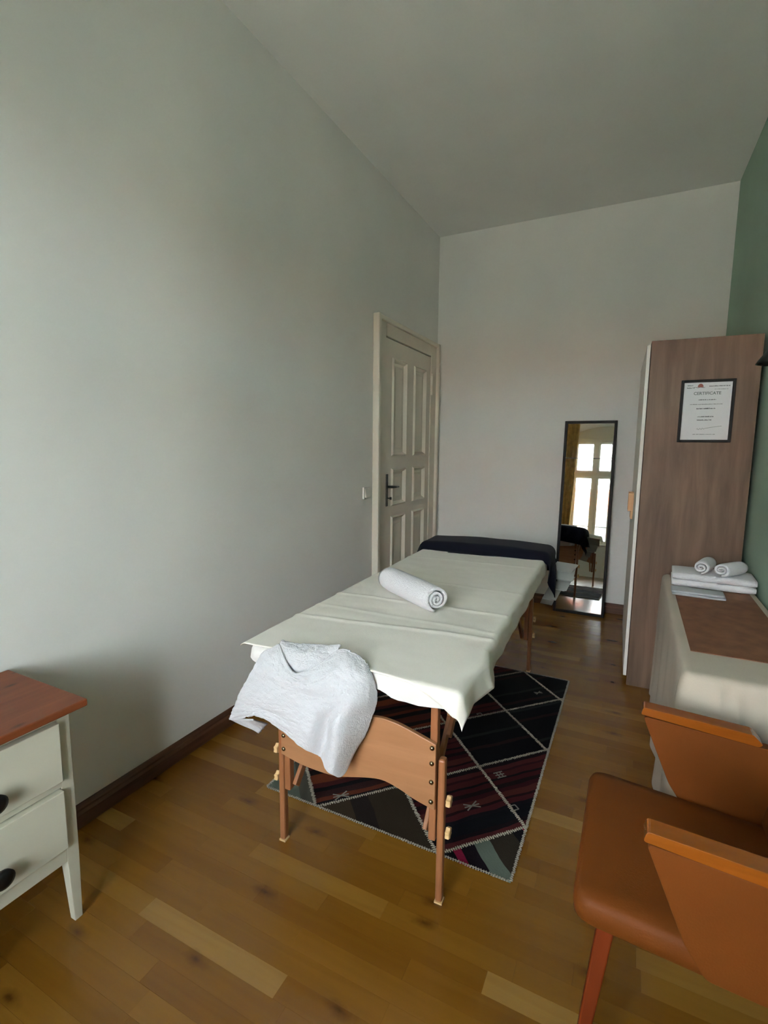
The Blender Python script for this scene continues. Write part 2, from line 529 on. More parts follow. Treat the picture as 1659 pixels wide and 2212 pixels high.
# floor: a subfloor with single parquet strips on it
floor = structure(MB().box(XL - 0.1, xr(YB) + 0.2, YB - 0.1, YF + 0.1, -0.05, -0.012).build('floor', 'gap', origin=(0, 0, 0)), 'golden brown parquet floor of narrow strips')
strip_me = MB().box(-0.5, 0.5, -0.5, 0.5, -1, 0)
sm = bpy.data.meshes.new('floor_board')
sm.from_pydata(strip_me.v, [], strip_me.f)
sm.materials.append(M['floor'])
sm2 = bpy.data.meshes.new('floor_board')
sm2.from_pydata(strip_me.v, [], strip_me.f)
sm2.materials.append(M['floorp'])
SW = 0.0615
rng = random.Random(11)
n_board = 0
rest = MB()
row = 0
y = 0.836 - SW * 28
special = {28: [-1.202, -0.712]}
while y < YF:
    x_end = xr(y) - 0.002
    cuts = [XL]
    x = XL + rng.uniform(0.12, 0.5)
    while x < x_end - 0.1:
        cuts.append(x)
        x += rng.choice((0.38, 0.46, 0.49, 0.49, 0.52, 0.60))
    cuts.append(x_end)
    if row in special:
        cuts = [XL, -1.202, -0.712, -0.27, 0.12, x_end]
    for a, b in zip(cuts, cuts[1:]):
        y1 = min(y + SW, YF)
        g = 0.00018
        if 0.36 < y < 3.75 and n_board < 298:
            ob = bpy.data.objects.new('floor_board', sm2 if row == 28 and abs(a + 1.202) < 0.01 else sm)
            COL.objects.link(ob)
            ob.parent = floor
            ob.location = ((a + b) / 2, (y + y1) / 2, -rng.uniform(0, 0.0004))
            ob.scale = (b - a - 2 * g, y1 - y - 2 * g, 0.012)
            n_board += 1
        else:
            rest.box(a + g, b - g, y + g, y1 - g, -0.012, -rng.uniform(0, 0.0004))
    y += SW
    row += 1
ob = rest.build('floor_boards', 'floor', floor)
tag(ob, kind='stuff')

# baseboards
def baseboard(name, mb_fn, mat): return structure(mb_fn().build(name, mat, bevel=0.004, origin=(0, 0, 0)))
prof = lambda s: [(0, 0), (0.020 * s, 0), (0.020 * s, 0.050), (0.014 * s, 0.060), (0.014 * s, 0.068), (0.006 * s, 0.082), (0, 0.084)]
baseboard('baseboard_left', lambda: MB().prism([(XL + a, b) for a, b in prof(1)], 'Y', YB, 3.185), 'base')
baseboard('baseboard_far', lambda: MB().prism([(YF - a, b) for a, b in prof(1)], 'X', XL + 0.03, xr(YF)), 'basex')
bb = MB()
P0 = Vector((xr(YB), YB)); P1 = Vector((xr(YF), YF))
bb.prism([(P0.x, P0.y), (P1.x, P1.y - 0.02), (P1.x - 0.018, P1.y - 0.02), (P0.x - 0.018, P0.y)], 'Z', 0, 0.08)
structure(bb.build('baseboard_right', 'base', bevel=0.004, origin=(0, 0, 0)))

# ------------------------------------------------------------------ door in the left wall
door = empty('door_1', (XL, 3.80, 0), 0, 'white six-panel door near the far corner', None, None, 'structure')
def D(y): return y - 3.80
fr = MB()
for a, b in ((3.190, 3.345), (4.240, 4.395)):                       # flat boards of the frame
    fr.box(0, 0.026, D(a), D(b), 0, 2.268)
fr.box(0, 0.026, D(3.345), D(4.240), 2.150, 2.268)
fr.build('frame', 'doorp', door, bevel=0.004)
mo = MB()
for a, b in ((3.184, 3.224), (4.361, 4.401)):                       # raised outer moulding
    mo.box(0, 0.052, D(a), D(b), 0, 2.275)
mo.box(0, 0.046, D(3.224), D(4.361), 2.24, 2.275)
mo.build('moulding', 'doorp', door, bevel=0.008, seg=3)
MB().box(0.0, 0.003, D(3.345), D(4.240), 0.0, 2.15).build('rebate', 'gap', door)
lf = MB()
Y0, Y1, Z0, Z1 = 3.350, 4.235, 0.008, 2.140
cols = ((3.462, 3.715), (3.870, 4.123)) 
rows = ((0.20, 0.815), (0.905, 1.185), (1.29, 2.01))
tk = 0.020
ys = [Y0, cols[0][0], cols[0][1], cols[1][0], cols[1][1], Y1]
for i in (0, 2, 4): lf.box(0.004, tk, D(ys[i]), D(ys[i + 1]), Z0, Z1)
zs = [Z0, rows[0][0], rows[0][1], rows[1][0], rows[1][1], rows[2][0], rows[2][1], Z1]
for c in cols:
    for i in (0, 2, 4, 6): lf.box(0.004, tk, D(c[0]), D(c[1]), zs[i], zs[i + 1])
leaf = lf.build('leaf', 'doorp', door)
for c in cols:
    for r in rows:
        a0, a1, b0, b1 = D(c[0]), D(c[1]), r[0], r[1]
        pn = MB().box(0.004, 0.009, a0, a1, b0, b1)
        m = 0.045
        pn.add([(0.009, a0 + m, b0 + m), (0.009, a1 - m, b0 + m), (0.009, a1 - m, b1 - m), (0.009, a0 + m, b1 - m), (0.015, a0 + m + .02, b0 + m + .02), (0.015, a1 - m - .02, b0 + m + .02), (0.015, a1 - m - .02, b1 - m - .02), (0.015, a0 + m + .02, b1 - m - .02)],
               [(4, 5, 6, 7), (0, 1, 5, 4), (1, 2, 6, 5), (2, 3, 7, 6), (3, 0, 4, 7)])
        pn.build('panel', 'doorp', leaf)
        w = 0.026                                                   # moulding round the panel, proud of the leaf
        mo = MB()
        rim = [(a0 - 0.006, b0 - 0.006), (a1 + 0.006, b0 - 0.006), (a1 + 0.006, b1 + 0.006), (a0 - 0.006, b1 + 0.006)]
        rin = [(a0 + w, b0 + w), (a1 - w, b0 + w), (a1 - w, b1 - w), (a0 + w, b1 - w)]
        rmid = [(a0 + 0.006, b0 + 0.006), (a1 - 0.006, b0 + 0.006), (a1 - 0.006, b1 - 0.006), (a0 + 0.006, b1 - 0.006)]
        vs = [(tk, *p) for p in rim] + [(tk + 0.013, *p) for p in rmid] + [(0.009, *p) for p in rin]
        fs = []
        for L in (0, 4):
            for i in range(4): fs.append((L + i, L + (i + 1) % 4, L + 4 + (i + 1) % 4, L + 4 + i))
        mo.add(vs, fs).build('panel_moulding', 'doorp', leaf)
hp = MB()
hp.box(0.020, 0.026, D(3.368), D(3.400), 0.905, 1.150)
hplate = hp.build('handle_plate', 'steel', door, bevel=0.010, seg=3)
MB().tube([(0.026, D(3.384), 1.055), (0.062, D(3.384), 1.055), (0.070, D(3.394), 1.054), (0.072, D(3.43), 1.052), (0.070, D(3.495), 1.050)], [0.009, 0.009, 0.009, 0.0085, 0.006], 10).build('lever', 'steel', hplate, smooth=True)
MB().tube([(0.026, D(3.384), 0.968), (0.050, D(3.384), 0.968)], 0.004, 8).box(0.046, 0.062, D(3.382), D(3.386), 0.958, 0.978).build('key', 'steel', hplate)
for z in (1.90, 0.30):
    MB().tube([(0.034, D(4.243), z - 0.085), (0.034, D(4.243), z + 0.085)], 0.010, 10).tube([(0.034, D(4.243), z + 0.085), (0.034, D(4.243), z + 0.10)], 0.006, 8).build('hinge', 'doorp', door, smooth=True)

# light switch
sw = empty('light_switch', (XL, 3.085, 1.03), 0, 'white square light switch on the wall beside the door frame', 'switch')
MB().box(0, 0.015, -0.042, 0.042, -0.042, 0.042).build('switch_frame', 'plastic', sw, bevel=0.003)
MB().prism([(0.015, -0.031), (0.024, -0.031), (0.017, 0.031), (0.015, 0.031)], 'Y', -0.031, 0.031).build('rocker', 'plastic', sw, bevel=0.001)

# ------------------------------------------------------------------ window behind the camera (seen in the mirror)
win = empty('window_1', ((WX0 + WX1) / 2, YB - 0.24, WZ0), 0, 'tall white casement window reflected in the mirror', None, None, 'structure')
hw, hh = (WX1 - WX0) / 2, WZ1 - WZ0
ZT = 1.30                                                           # transom above sill
wf = MB()
for sx in (-1, 1): wf.box(min(sx * hw, sx * (hw - 0.045)), max(sx * hw, sx * (hw - 0.045)), -0.03, 0.03, 0, hh)
wf.box(-hw + 0.045, hw - 0.045, -0.03, 0.03, 0, 0.05)
wf.box(-hw + 0.045, hw - 0.045, -0.035, 0.035, ZT - 0.035, ZT + 0.035)
MX = [-hw + 0.045, -0.145, 0.165, hw - 0.045]
for mx_ in MX[1:3]:
    wf.box(mx_ - 0.024, mx_ + 0.024, -0.034, 0.034, 0.05, ZT - 0.035)
    wf.box(mx_ - 0.024, mx_ + 0.024, -0.034, 0.034, ZT + 0.035, 1.90)
wf.box(-hw + 0.045, hw - 0.045, -0.03, 0.03, 1.90, 1.96)
wf.build('window_frame', 'winp', win, bevel=0.004)
tp = MB()
arcl = [(-hw + 2 * hw * i / 16, hh + 0.008 + 0.13 * math.sin(math.pi * i / 16)) for i in range(17)]
tp.prism([(-hw, 1.96)] + [(hw, 1.96)] + arcl[::-1], 'Y', -0.01, 0.02)
tp.build('arched_panel', 'winp', win)
for k in range(3):
    for z0, z1 in ((0.05, ZT - 0.035), (ZT + 0.035, 1.90)):
        x0 = MX[k] + (0.024 if k else 0)
        x1 = MX[k + 1] - (0.024 if k < 2 else 0)
        sb = MB()
        s = 0.042
        sb.box(x0, x0 + s, -0.022, 0.022, z0, z1).box(x1 - s, x1, -0.022, 0.022, z0, z1)
        sb.box(x0 + s, x1 - s, -0.022, 0.022, z0, z0 + s).box(x0 + s, x1 - s, -0.022, 0.022, z1 - s, z1)
        if z0 < 1: sb.box(x0 + s, x1 - s, -0.012, 0.012, 0.33, 0.352)
        sash = sb.build('sash', 'winp', win, bevel=0.004)
        MB().box(x0 + s - 0.004, x1 - s + 0.004, -0.002, 0.002, z0 + s - 0.004, z1 - s + 0.004).build('pane', 'glass', sash)
MB().prism([(-hw, 0.03), (hw, 0.03), (hw + SPL + 0.04, 0.28), (-hw - SPL - 0.04, 0.28)], 'Z', 0.001, 0.030).build('window_sill', 'winp', win, bevel=0.006)

# curtain beside the window
cur = MB()
def curt(u, v):
    x = -1.40 + 0.42 * u * (1 - 0.20 * v) + 0.02 * v
    z = 3.04 - 2.54 * v
    return (x, YB + 0.085 + 0.030 * math.sin(u * 34 + 0.6 * math.sin(v * 3)) * (0.7 + 0.3 * v), z)
cur.grid(curt, 110, 20)
tag(cur.build('curtain', 'curtain', smooth=True, solid=0.002), 'ochre brown curtain beside the window, seen in the mirror', 'curtain')
rod = empty('curtain_rod', (-0.55, YB + 0.085, 3.08), 0, 'thin dark curtain rod above the window', 'curtain rod')
MB().tube([(-0.98, 0, 0), (0.98, 0, 0)], 0.011, 10).build('pole', 'black', rod, smooth=True)
for x in (-0.92, 0.92): MB().box(x - 0.008, x + 0.008, -0.085, 0, -0.008, 0.008).build('bracket', 'black', rod)
for k in range(8): MB().tube([(-0.80 + 0.045 * k, 0.016 * math.cos(t / 10 * 2 * math.pi), 0.016 * math.sin(t / 10 * 2 * math.pi) - 0.003) for t in range(11)], 0.0025, 6, False).build('ring', 'black', rod)

# house across the street
hs = empty('apartment_house', (-1.0, -16.0, -6.0), 0, 'pale apartment house with a red roof beyond the window', 'building')
MB().box(-9, 9, -6, 0, 0, 8.2).build('facade', 'facade', hs)
MB().prism([(0.4, 8.2), (-6.4, 8.2), (-4.2, 9.3), (-1.8, 9.3)], 'X', -9.2, 9.2).build('roof', 'tile', hs)
wme = None
for i in range(9):
    for j in range(3):
        fx = MB().box(-0.55, 0.55, 0.0, 0.06, 0, 1.8)
        if wme is None:
            w0 = fx.build('window', 'darkglass', hs)
            wme = w0.data
        else:
            w0 = bpy.data.objects.new('window', wme)
            COL.objects.link(w0)
            w0.parent = hs
        w0.location = (-8 + 2 * i, 0.0, 0.8 + 2.6 * j)
tag(MB().box(-40, 40, -60, YB - 0.5, -6.2, -6.0).build('ground', 'stone', origin=(0, 0, 0)), 'paved street below the window', None, None, 'structure')

# ------------------------------------------------------------------ massage table
TA = math.radians(2.0)
TO = Vector((-0.752, 1.222, 0))
TL, THW, ZTOP = 1.955, 0.358, 0.700
def tw(x, y, z):                                                     # table frame -> room
    c, s = math.cos(TA), math.sin(TA)
    return Vector((TO.x + x * c - y * s, TO.y + x * s + y * c, z))
tb = empty('massage_table', TO, TA, 'folding wooden massage table made up with a white sheet', 'massage table')
# padded top, rounded edges
def rrect(hw_, l0, l1, r, n=6):
    pts = []
    for cx, cy, a0 in ((hw_ - r, l1 - r, 0), (-hw_ + r, l1 - r, 90), (-hw_ + r, l0 + r, 180), (hw_ - r, l0 + r, 270)):
        for k in range(n + 1):
            a = math.radians(a0 + 90 * k / n)
            pts.append((cx + r * math.cos(a), cy + r * math.sin(a)))
    return pts
MB().prism(rrect(THW - 0.004, 0.004, TL, 0.05), 'Z', 0.645, ZTOP - 0.004).build('padded_top', 'vinyl', tb, bevel=0.018, seg=4)
fm = MB()
LX = 0.033
for sx in (-1, 1): fm.box(*sorted((LX + sx * 0.300, LX + sx * 0.284)), 0.06, TL - 0.06, 0.585, 0.645)
for yy in (0.22, TL / 2, TL - 0.22): fm.box(LX - 0.284, LX + 0.284, yy - 0.01, yy + 0.01, 0.600, 0.645)
fm.build('frame', 'beechx', tb, bevel=0.003)
def table_leg(sx, yy, sy):
    """two-piece leg: upper bar, and a lower bar bolted outside it."""
    x = LX + sx * 0.270
    u = MB().beam((x - sx * 0.014, yy, 0.20), (x - sx * 0.014, yy, 0.63), 0.022, 0.026, (0, 1, 0))
    upper = u.build('leg', 'beech', tb, bevel=0.003)
    MB().beam((x + sx * 0.011, yy, 0.006), (x + sx * 0.011, yy, 0.462), 0.021, 0.027, (0, 1, 0)).build('leg_extension', 'beech', upper, bevel=0.006)
    MB().box(x + sx * 0.011 - 0.012, x + sx * 0.011 + 0.012, yy - 0.0135, yy + 0.0135, 0, 0.006).build('foot_pad', 'knob', upper)
    for z in (0.333, 0.232):
        k = MB()
        star = [((0.019 if i % 2 else 0.013) * math.cos(math.pi * i / 6), z + (0.019 if i % 2 else 0.013) * math.sin(math.pi * i / 6)) for i in range(12)]
        a, b = sorted((x + sx * 0.026, x + sx * 0.040))
        k.prism([(yy + p, q) for p, q in star], 'X', a, b)
        k.build('knob', 'knob', upper, bevel=0.003)
    return upper
Y_N, Y_FAR = 0.044, 1.765
for sx in (-1, 1):
    table_leg(sx, Y_N, 1)
    table_leg(sx, Y_FAR, -1)
def smooth_curve(pts, n=28):
    out = []
    for k in range(n + 1):
        u = k / n * (len(pts) - 1)
        q = min(len(pts) - 2, int(u))
        a, b, c, d = (pts[max(q - 1, 0)], pts[q], pts[q + 1], pts[min(q + 2, len(pts) - 1)])
        t = u - q
        out.append(tuple(0.5 * (2 * b[e] + (c[e] - a[e]) * t + (2 * a[e] - 5 * b[e] + 4 * c[e] - d[e]) * t * t + (3 * b[e] - a[e] - 3 * c[e] + d[e]) * t ** 3) for e in (0, 1)))
    return out
def end_board(yf_, mirror=1):
    lo = [(-0.268, 0.338), (-0.195, 0.322), (-0.115, 0.317), (-0.050, 0.321), (0.045, 0.346), (0.102, 0.355), (0.155, 0.344), (0.205, 0.326), (0.268, 0.311)]
    up = [(-0.268, 0.517), (-0.180, 0.520), (-0.080, 0.530), (0.010, 0.543), (0.055, 0.549), (0.100, 0.553), (0.148, 0.548), (0.195, 0.536), (0.268, 0.514)]
    sh = lambda c: [(LX + mirror * x, z) for x, z in smooth_curve(c)]
    return MB().prism(sh(lo) + sh(up)[::-1], 'Y', yf_ - 0.007, yf_ + 0.007).build('end_board', 'beechx', tb, bevel=0.002)
for yb_, sgn in ((Y_N - 0.021, -1), (Y_FAR + 0.021, 1)):
    board = end_board(yb_, 1 if sgn < 0 else -1)
    for sx in (-1, 1):
        for z in (0.500, 0.455, 0.405, 0.358) if sx * sgn > 0 else (0.502, 0.455, 0.397, 0.336):
            MB().tube([(LX + sx * 0.257, yb_ + sgn * 0.006, z), (LX + sx * 0.257, yb_ + sgn * 0.010, z), (LX + sx * 0.257, yb_ + sgn * 0.013, z)], [0.0075, 0.0070, 0.003], 10).build('bolt', 'metal', board, smooth=True)
for sx in (-1, 1):                                                   # folding braces near end and far end
    x = LX + sx * 0.247
    for y0, sg in ((Y_N, 1), (Y_FAR, -1)):
        b = MB().beam((x, y0 + sg * 0.36, 0.60), (x, y0 + sg * 0.17, 0.425), 0.014, 0.030).build('brace', 'beech', tb, bevel=0.003)
        MB().beam((x - sx * 0.015, y0 + sg * 0.24, 0.475), (x - sx * 0.015, y0 - sg * -0.002, 0.215), 0.014, 0.032).build('brace_link', 'beech', b, bevel=0.003)

# draping helper: flat sheet coordinates -> over the table edge
def drape(s, t, hw_l, hw_r, near, far, top, r, flare, wave=0.0, ph=0.0):
    x, y, z = s, t, top
    dx = (s - hw_r) if s > hw_r else (s + hw_l if s < -hw_l else 0)
    dy = (t - far) if t > far else (t - near if t < near else 0)
    d = math.hypot(dx, dy)
    if d > 1e-9:
        ux, uy = dx / d, dy / d
        q = math.pi * r / 2
        if d < q:
            a = d / r
            out, down = r * math.sin(a), r * (1 - math.cos(a))
        else:
            w = wave * math.sin((s * 1.7 + t) * 26 + ph) * min(1, (d - q) / 0.05)
            out, down = r + flare * (d - q) + w, r + (d - q)
        x = max(-hw_l, min(hw_r, s)) + ux * out
        y = max(near, min(far, t)) + uy * out
        z = top - down
    return x, y, z

# fitted sheet on the pad
fs_ = MB()
ring = rrect(THW, 0, TL + 0.004, 0.045, 6)
def densify(p, step=0.02):
    out = []
    for (a, b), (c, d) in zip(p, p[1:] + p[:1]):
        n = max(1, int(math.hypot(c - a, d - b) / step))
        out += [(a + (c - a) * k / n, b + (d - b) * k / n) for k in range(n)]
    return out
ring = densify(ring)
levels = [(-0.040, 0.0015), (-0.022, 0.001), (-0.010, -0.003), (-0.003, -0.010), (0.001, -0.020), (0.003, -0.035), (0.004, None)]
cx, cy = 0, TL / 2
vs, n = [], len(ring)
for off, dz in levels:
    for i, (x, y) in enumerate(ring):
        nx = math.copysign(max(0, abs(x) - (THW - 0.045)) / 0.045, x)
        ny = -max(0, 0.045 - y) / 0.045 + max(0, y - (TL - 0.041)) / 0.045
        L = math.hypot(nx, ny) or 1
        wav = 0.004 * math.sin(i * 0.8) + 0.003 * math.sin(i * 0.37)
        z = ZTOP + (dz if dz is not None else -0.058 + 0.009 * math.sin(i * 0.55) + 0.006 * math.sin(i * 0.23 + 1))
        k = off + (wav * 0.6 if (dz is None or dz < -0.015) else 0)
        if dz is None or dz < -0.009: k += (0.004 + 0.003 * math.sin(x * 40)) * math.sin(x * 62 - (dz or -0.058) * 60) * (1 if y < 0.05 else 0)
        if y < 0.05 and dz is None: z -= 0.014 * max(0, x / THW)
        vs.append(tw(x + nx / L * k, y + ny / L * k, z))
fs = [(l * n + i, l * n + (i + 1) % n, (l + 1) * n + (i + 1) % n, (l + 1) * n + i) for l in range(len(levels) - 1) for i in range(n)]
fs.append(tuple(range(n)))
fs_.add(vs, fs)
tag(fs_.build('fitted_sheet', 'fitted', smooth=True), 'white fitted sheet with a scalloped hem around the massage table pad', 'sheet')

# loose flat sheet
creases = [(1.548 - 1.23, 0.10, 1.0), (1.87 - 1.23, 0.02, 0.9), (2.24 - 1.23, -0.05, 0.7), (2.72 - 1.23, 0.04, 0.6), (1.70 - 1.23, -0.03, 0.5)]
def sheet_fn(u, v):
    s = -THW - 0.026 + u * (2 * THW + 0.026 + 0.092)
    near_ov = -0.003 + 0.021 * max(0, min(1, (s + 0.05) / 0.30)) ** 1.2
    if s > 0.22: near_ov += 0.065 * min(1, (s - 0.22) / 0.14) ** 1.4
    t = -near_ov + v * (1.80 + near_ov)
    x, y, z = drape(s, t, THW + 0.003, THW + 0.004, -0.004, 9, ZTOP + 0.004, 0.022, 0.12, 0.0025)
    if z > ZTOP - 0.01:
        for tc, sl, am in creases:
            d = (t - tc - sl * (s + 0.35)) / 0.011
            z += 0.0045 * am * math.exp(-d * d)
        z += 0.0022 * noise.noise(Vector((s * 7, t * 5, 0))) + 0.0012 * noise.noise(Vector((s * 22, t * 16, 3)))
        z += 0.004 * max(0, noise.noise(Vector((s * 3, t * 9, 5)))) * (1 if abs(s) < 0.33 else 0.4)
    else:
        x += 0.006 * noise.noise(Vector((t * 9, z * 10, 1)))
    # left edge bulges slightly past the pad
    if s < -THW: x -= 0.004
    if s > 0.28 and t < 0.30: x += 0.034 * max(0, (s - 0.30) / 0.15) * max(0, 1 - abs(t - 0.20) / 0.12)
    return tw(x, y, z)
tag(MB().grid(sheet_fn, 110, 190).build('flat_sheet', 'sheet', smooth=True, solid=0.0018), 'creased white flat sheet spread over the massage table', 'sheet')

# navy blanket over the far end
def nav_h(t):
    a = max(0, min(1, (t - 1.70) / 0.10))
    return 0.010 + 0.050 * (a * a * (3 - 2 * a))
def navy_fn(u, v):
    s = -THW - 0.12 + u * (2 * THW + 0.12 + 0.215)
    t = 1.70 + v * (0.36 + 0.10 + 0.06 * u)
    t += 0.02 * math.sin(s * 5)
    top = ZTOP + nav_h(t) + 0.004 * noise.noise(Vector((s * 6, t * 6, 2)))
    top -= 0.012 * (s / THW) ** 2
    x, y, z = drape(s, t, THW + 0.012, THW + 0.006, -9, 2.02, top, 0.05, 0.16, 0.016, 1.0)
    return tw(x, y, z)
nv = tag(MB().grid(navy_fn, 70, 60).build('navy_blanket', 'navy', smooth=True, solid=0.004), 'dark navy blanket draped over the far end of the massage table', 'blanket')
ln = MB()
zz = [(-0.420, 3.08, 0.632), (-0.395, 3.22, 0.652), (-0.402, 3.07, 0.580), (-0.388, 3.20, 0.580), (-0.412, 3.06, 0.520), (-0.425, 3.18, 0.510), (-0.448, 3.05, 0.455), (-0.466, 3.10, 0.410)]
o0 = nv.location
for k in range(len(zz) - 1):
    a, b = Vector(zz[k]) - o0, Vector(zz[k + 1]) - o0
    wa = 0.125 - 0.010 * k
    ln.add([a, a + Vector((wa, 0.025, -0.012)), b + Vector((wa, 0.025, -0.012)), b], [(0, 1, 2, 3)])
ln.build('lining', 'lining', nv, solid=0.003)

# rolled towel
def spiral_towel(name, mat, length, r0, turns, th, seed, n_ax=22):
    """ribbon rolled up on itself, axis along local X, resting on z = 0."""
    rg = random.Random(seed)
    prof_o, prof_i = [], []
    N = int(turns * 36)
    for i in range(N + 1):
        a = 2 * math.pi * i / 36
        rr = r0 * (1 - 0.86 * i / N)
        w = 1 + 0.035 * math.sin(a * 1.3 + seed) + 0.03 * math.sin(a * 0.61)
        ph = -a - math.radians(100)
        ro, ri = rr * w, max(0.002, rr * w - th * (0.80 + 0.12 * math.sin(i * 0.4)))
        prof_o.append((ro * math.cos(ph), ro * math.sin(ph)))
        prof_i.append((ri * math.cos(ph), ri * math.sin(ph)))
    loop = prof_o + prof_i[::-1]
    m = len(loop)
    vs = []
    for j in range(n_ax + 1):
        x = -length / 2 + length * j / n_ax
        e = abs(j / n_ax - 0.5) * 2
        sc = 1.0 - 0.10 * e ** 6 + 0.015 * noise.noise(Vector((x * 12, seed, 0)))
        for k, (py, pz) in enumerate(loop):
            ex = 0.006 * math.sin(k * 0.17 + seed) * e ** 4
            z = pz * sc * 0.93
            vs.append(Vector((x + ex, py * sc * 1.04, max(z, -r0 * 0.84))))
    fs = []
    for j in range(n_ax):
        for k in range(m): fs.append((j * m + k, (j + 1) * m + k, (j + 1) * m + (k + 1) % m, j * m + (k + 1) % m))
    h = N + 1
    for base, flip in ((0, False), (n_ax * m, True)):
        for k in range(N):
            f = (base + k, base + k + 1, base + m - 2 - k, base + m - 1 - k)
            fs.append(f[::-1] if flip else f)
    mb = MB().add([v + Vector((0, 0, r0 * 0.84)) for v in vs], fs)
    return mb.build(name, mat, smooth=True, origin=(0, 0, 0))
p0, p1 = Vector((-0.662, 1.795, 0)), Vector((-0.975, 2.010, 0))
rt = spiral_towel('rolled_towel', 'terry2', (p0 - p1).length + 0.005, 0.060, 3.0, 0.0135, 3)
rt.location = ((p0.x + p1.x) / 2, (p0.y + p1.y) / 2, ZTOP + 0.009)
rt.rotation_euler = (0, 0, math.atan2(p0.y - p1.y, p0.x - p1.x))
tag(rt, 'white towel rolled up in the middle of the massage table', 'towel')

# towel draped over the near end
G = [  # rows from the lip at the table edge down to the hem; room coordinates
    [(-0.993, 1.228, 0.712), (-0.978, 1.222, 0.716), (-0.933, 1.190, 0.690), (-0.875, 1.166, 0.668), (-0.806, 1.182, 0.700), (-0.766, 1.236, 0.736), (-0.726, 1.240, 0.740), (-0.688, 1.236, 0.728), (-0.661, 1.228, 0.712)],
    [(-1.030, 1.195, 0.685), (-0.973, 1.176, 0.680), (-0.918, 1.156, 0.656), (-0.855, 1.146, 0.652), (-0.785, 1.150, 0.670), (-0.735, 1.174, 0.704), (-0.690, 1.182, 0.706), (-0.652, 1.194, 0.696), (-0.636, 1.216, 0.676)],
    [(-1.063, 1.184, 0.625), (-0.993, 1.168, 0.618), (-0.927, 1.155, 0.610), (-0.853, 1.148, 0.612), (-0.779, 1.148, 0.622), (-0.722, 1.156, 0.640), (-0.680, 1.152, 0.644), (-0.644, 1.186, 0.636), (-0.630, 1.224, 0.620)],
    [(-1.113, 1.184, 0.545), (-1.022, 1.168, 0.547), (-0.937, 1.155, 0.550), (-0.860, 1.146, 0.553), (-0.796, 1.138, 0.560), (-0.757, 1.166, 0.552), (-0.705, 1.130, 0.574), (-0.664, 1.188, 0.571), (-0.648, 1.224, 0.558)],
    [(-1.150, 1.190, 0.476), (-1.063, 1.174, 0.503), (-0.978, 1.160, 0.519), (-0.888, 1.150, 0.511), (-0.812, 1.134, 0.506), (-0.772, 1.174, 0.478), (-0.712, 1.122, 0.500), (-0.682, 1.190, 0.492), (-0.668, 1.220, 0.502)],
    [(-1.176, 1.196, 0.428), (-1.097, 1.180, 0.463), (-1.019, 1.166, 0.496), (-0.917, 1.154, 0.480), (-0.834, 1.136, 0.462), (-0.794, 1.178, 0.420), (-0.736, 1.126, 0.418), (-0.716, 1.172, 0.386), (-0.698, 1.216, 0.446)],
]
FL = [  # the far end of the towel, lying on the table top and tucked behind the lip
    [(-0.985, 1.244, 0.722), (-0.945, 1.256, 0.716), (-0.905, 1.262, 0.720), (-0.860, 1.266, 0.724), (-0.815, 1.268, 0.730), (-0.772, 1.262, 0.744)],
    [(-0.985, 1.236, 0.724), (-0.945, 1.238, 0.714), (-0.905, 1.240, 0.716), (-0.860, 1.244, 0.718), (-0.815, 1.250, 0.724), (-0.775, 1.254, 0.736)],
    [(-0.978, 1.224, 0.714), (-0.945, 1.218, 0.708), (-0.905, 1.212, 0.706), (-0.860, 1.216, 0.706), (-0.815, 1.228, 0.708), (-0.778, 1.246, 0.716)],
    [(-0.972, 1.210, 0.700), (-0.940, 1.200, 0.690), (-0.900, 1.192, 0.684), (-0.860, 1.190, 0.676), (-0.815, 1.206, 0.694), (-0.780, 1.232, 0.706)],
    [(-0.965, 1.200, 0.690), (-0.930, 1.196, 0.670), (-0.895, 1.186, 0.658), (-0.860, 1.182, 0.650), (-0.815, 1.200, 0.670), (-0.782, 1.224, 0.690)],
]
def cr(p0, p1, p2, p3, t):
    return 0.5 * ((2 * p1) + (p2 - p0) * t + (2 * p0 - 5 * p1 + 4 * p2 - p3) * t * t + (3 * p1 - p0 - 3 * p2 + p3) * t ** 3)
GV = [[Vector(p) for p in r] for r in G]
FV = [[Vector(p) for p in r] for r in FL]
def cubic_row(row, u):
    n = len(row) - 1
    k = min(n - 1, int(u * n))
    t = u * n - k
    return cr(row[max(k - 1, 0)], row[k], row[k + 1], row[min(k + 2, n)], t)
def towel_fn(u, v):
    pts = [cubic_row(r, u) for r in GV]
    p = cubic_row(pts, v)
    hang = max(0, (v - 0.5) / 0.5)
    p = p + Vector((0.004 * hang * noise.noise(Vector((u * 8, v * 8, 0))), 0.006 * noise.noise(Vector((u * 6, v * 6, 9))), 0.003 * noise.noise(Vector((u * 9, v * 9, 2))) * (1 - hang)))
    return p + Vector((0, -1, 0.5)).normalized() * (0.0024 * noise.noise(Vector((u * 24, v * 24, 4))) + 0.0010 * noise.noise(Vector((u * 60, v * 60, 7))))
tmb = MB().grid(towel_fn, 130, 130)
def flap_fn(u, v):
    p = cubic_row([cubic_row(r, u) for r in FV], v)
    return p + Vector((0, 0, 0.0024 * noise.noise(Vector((u * 18, v * 10, 4))) + 0.003 * noise.noise(Vector((u * 5, v * 4, 1)))))
tmb.grid(flap_fn, 60, 40)
lip = [cubic_row(GV[0], k / 40) + Vector((0, -0.003, 0.001)) for k in range(4, 31)]
tmb.tube(lip, 0.0045, 8)
tmb.grid(lambda u, v: (Vector((-1.178, 1.198, 0.430)).lerp(Vector((-1.052, 1.170, 0.474)), u)).lerp(Vector((-1.094, 1.245, 0.372)).lerp(Vector((-1.070, 1.250, 0.408)), u), v) + Vector((0, 0.010 * math.sin(u * 14) * v, 0)), 16, 12)
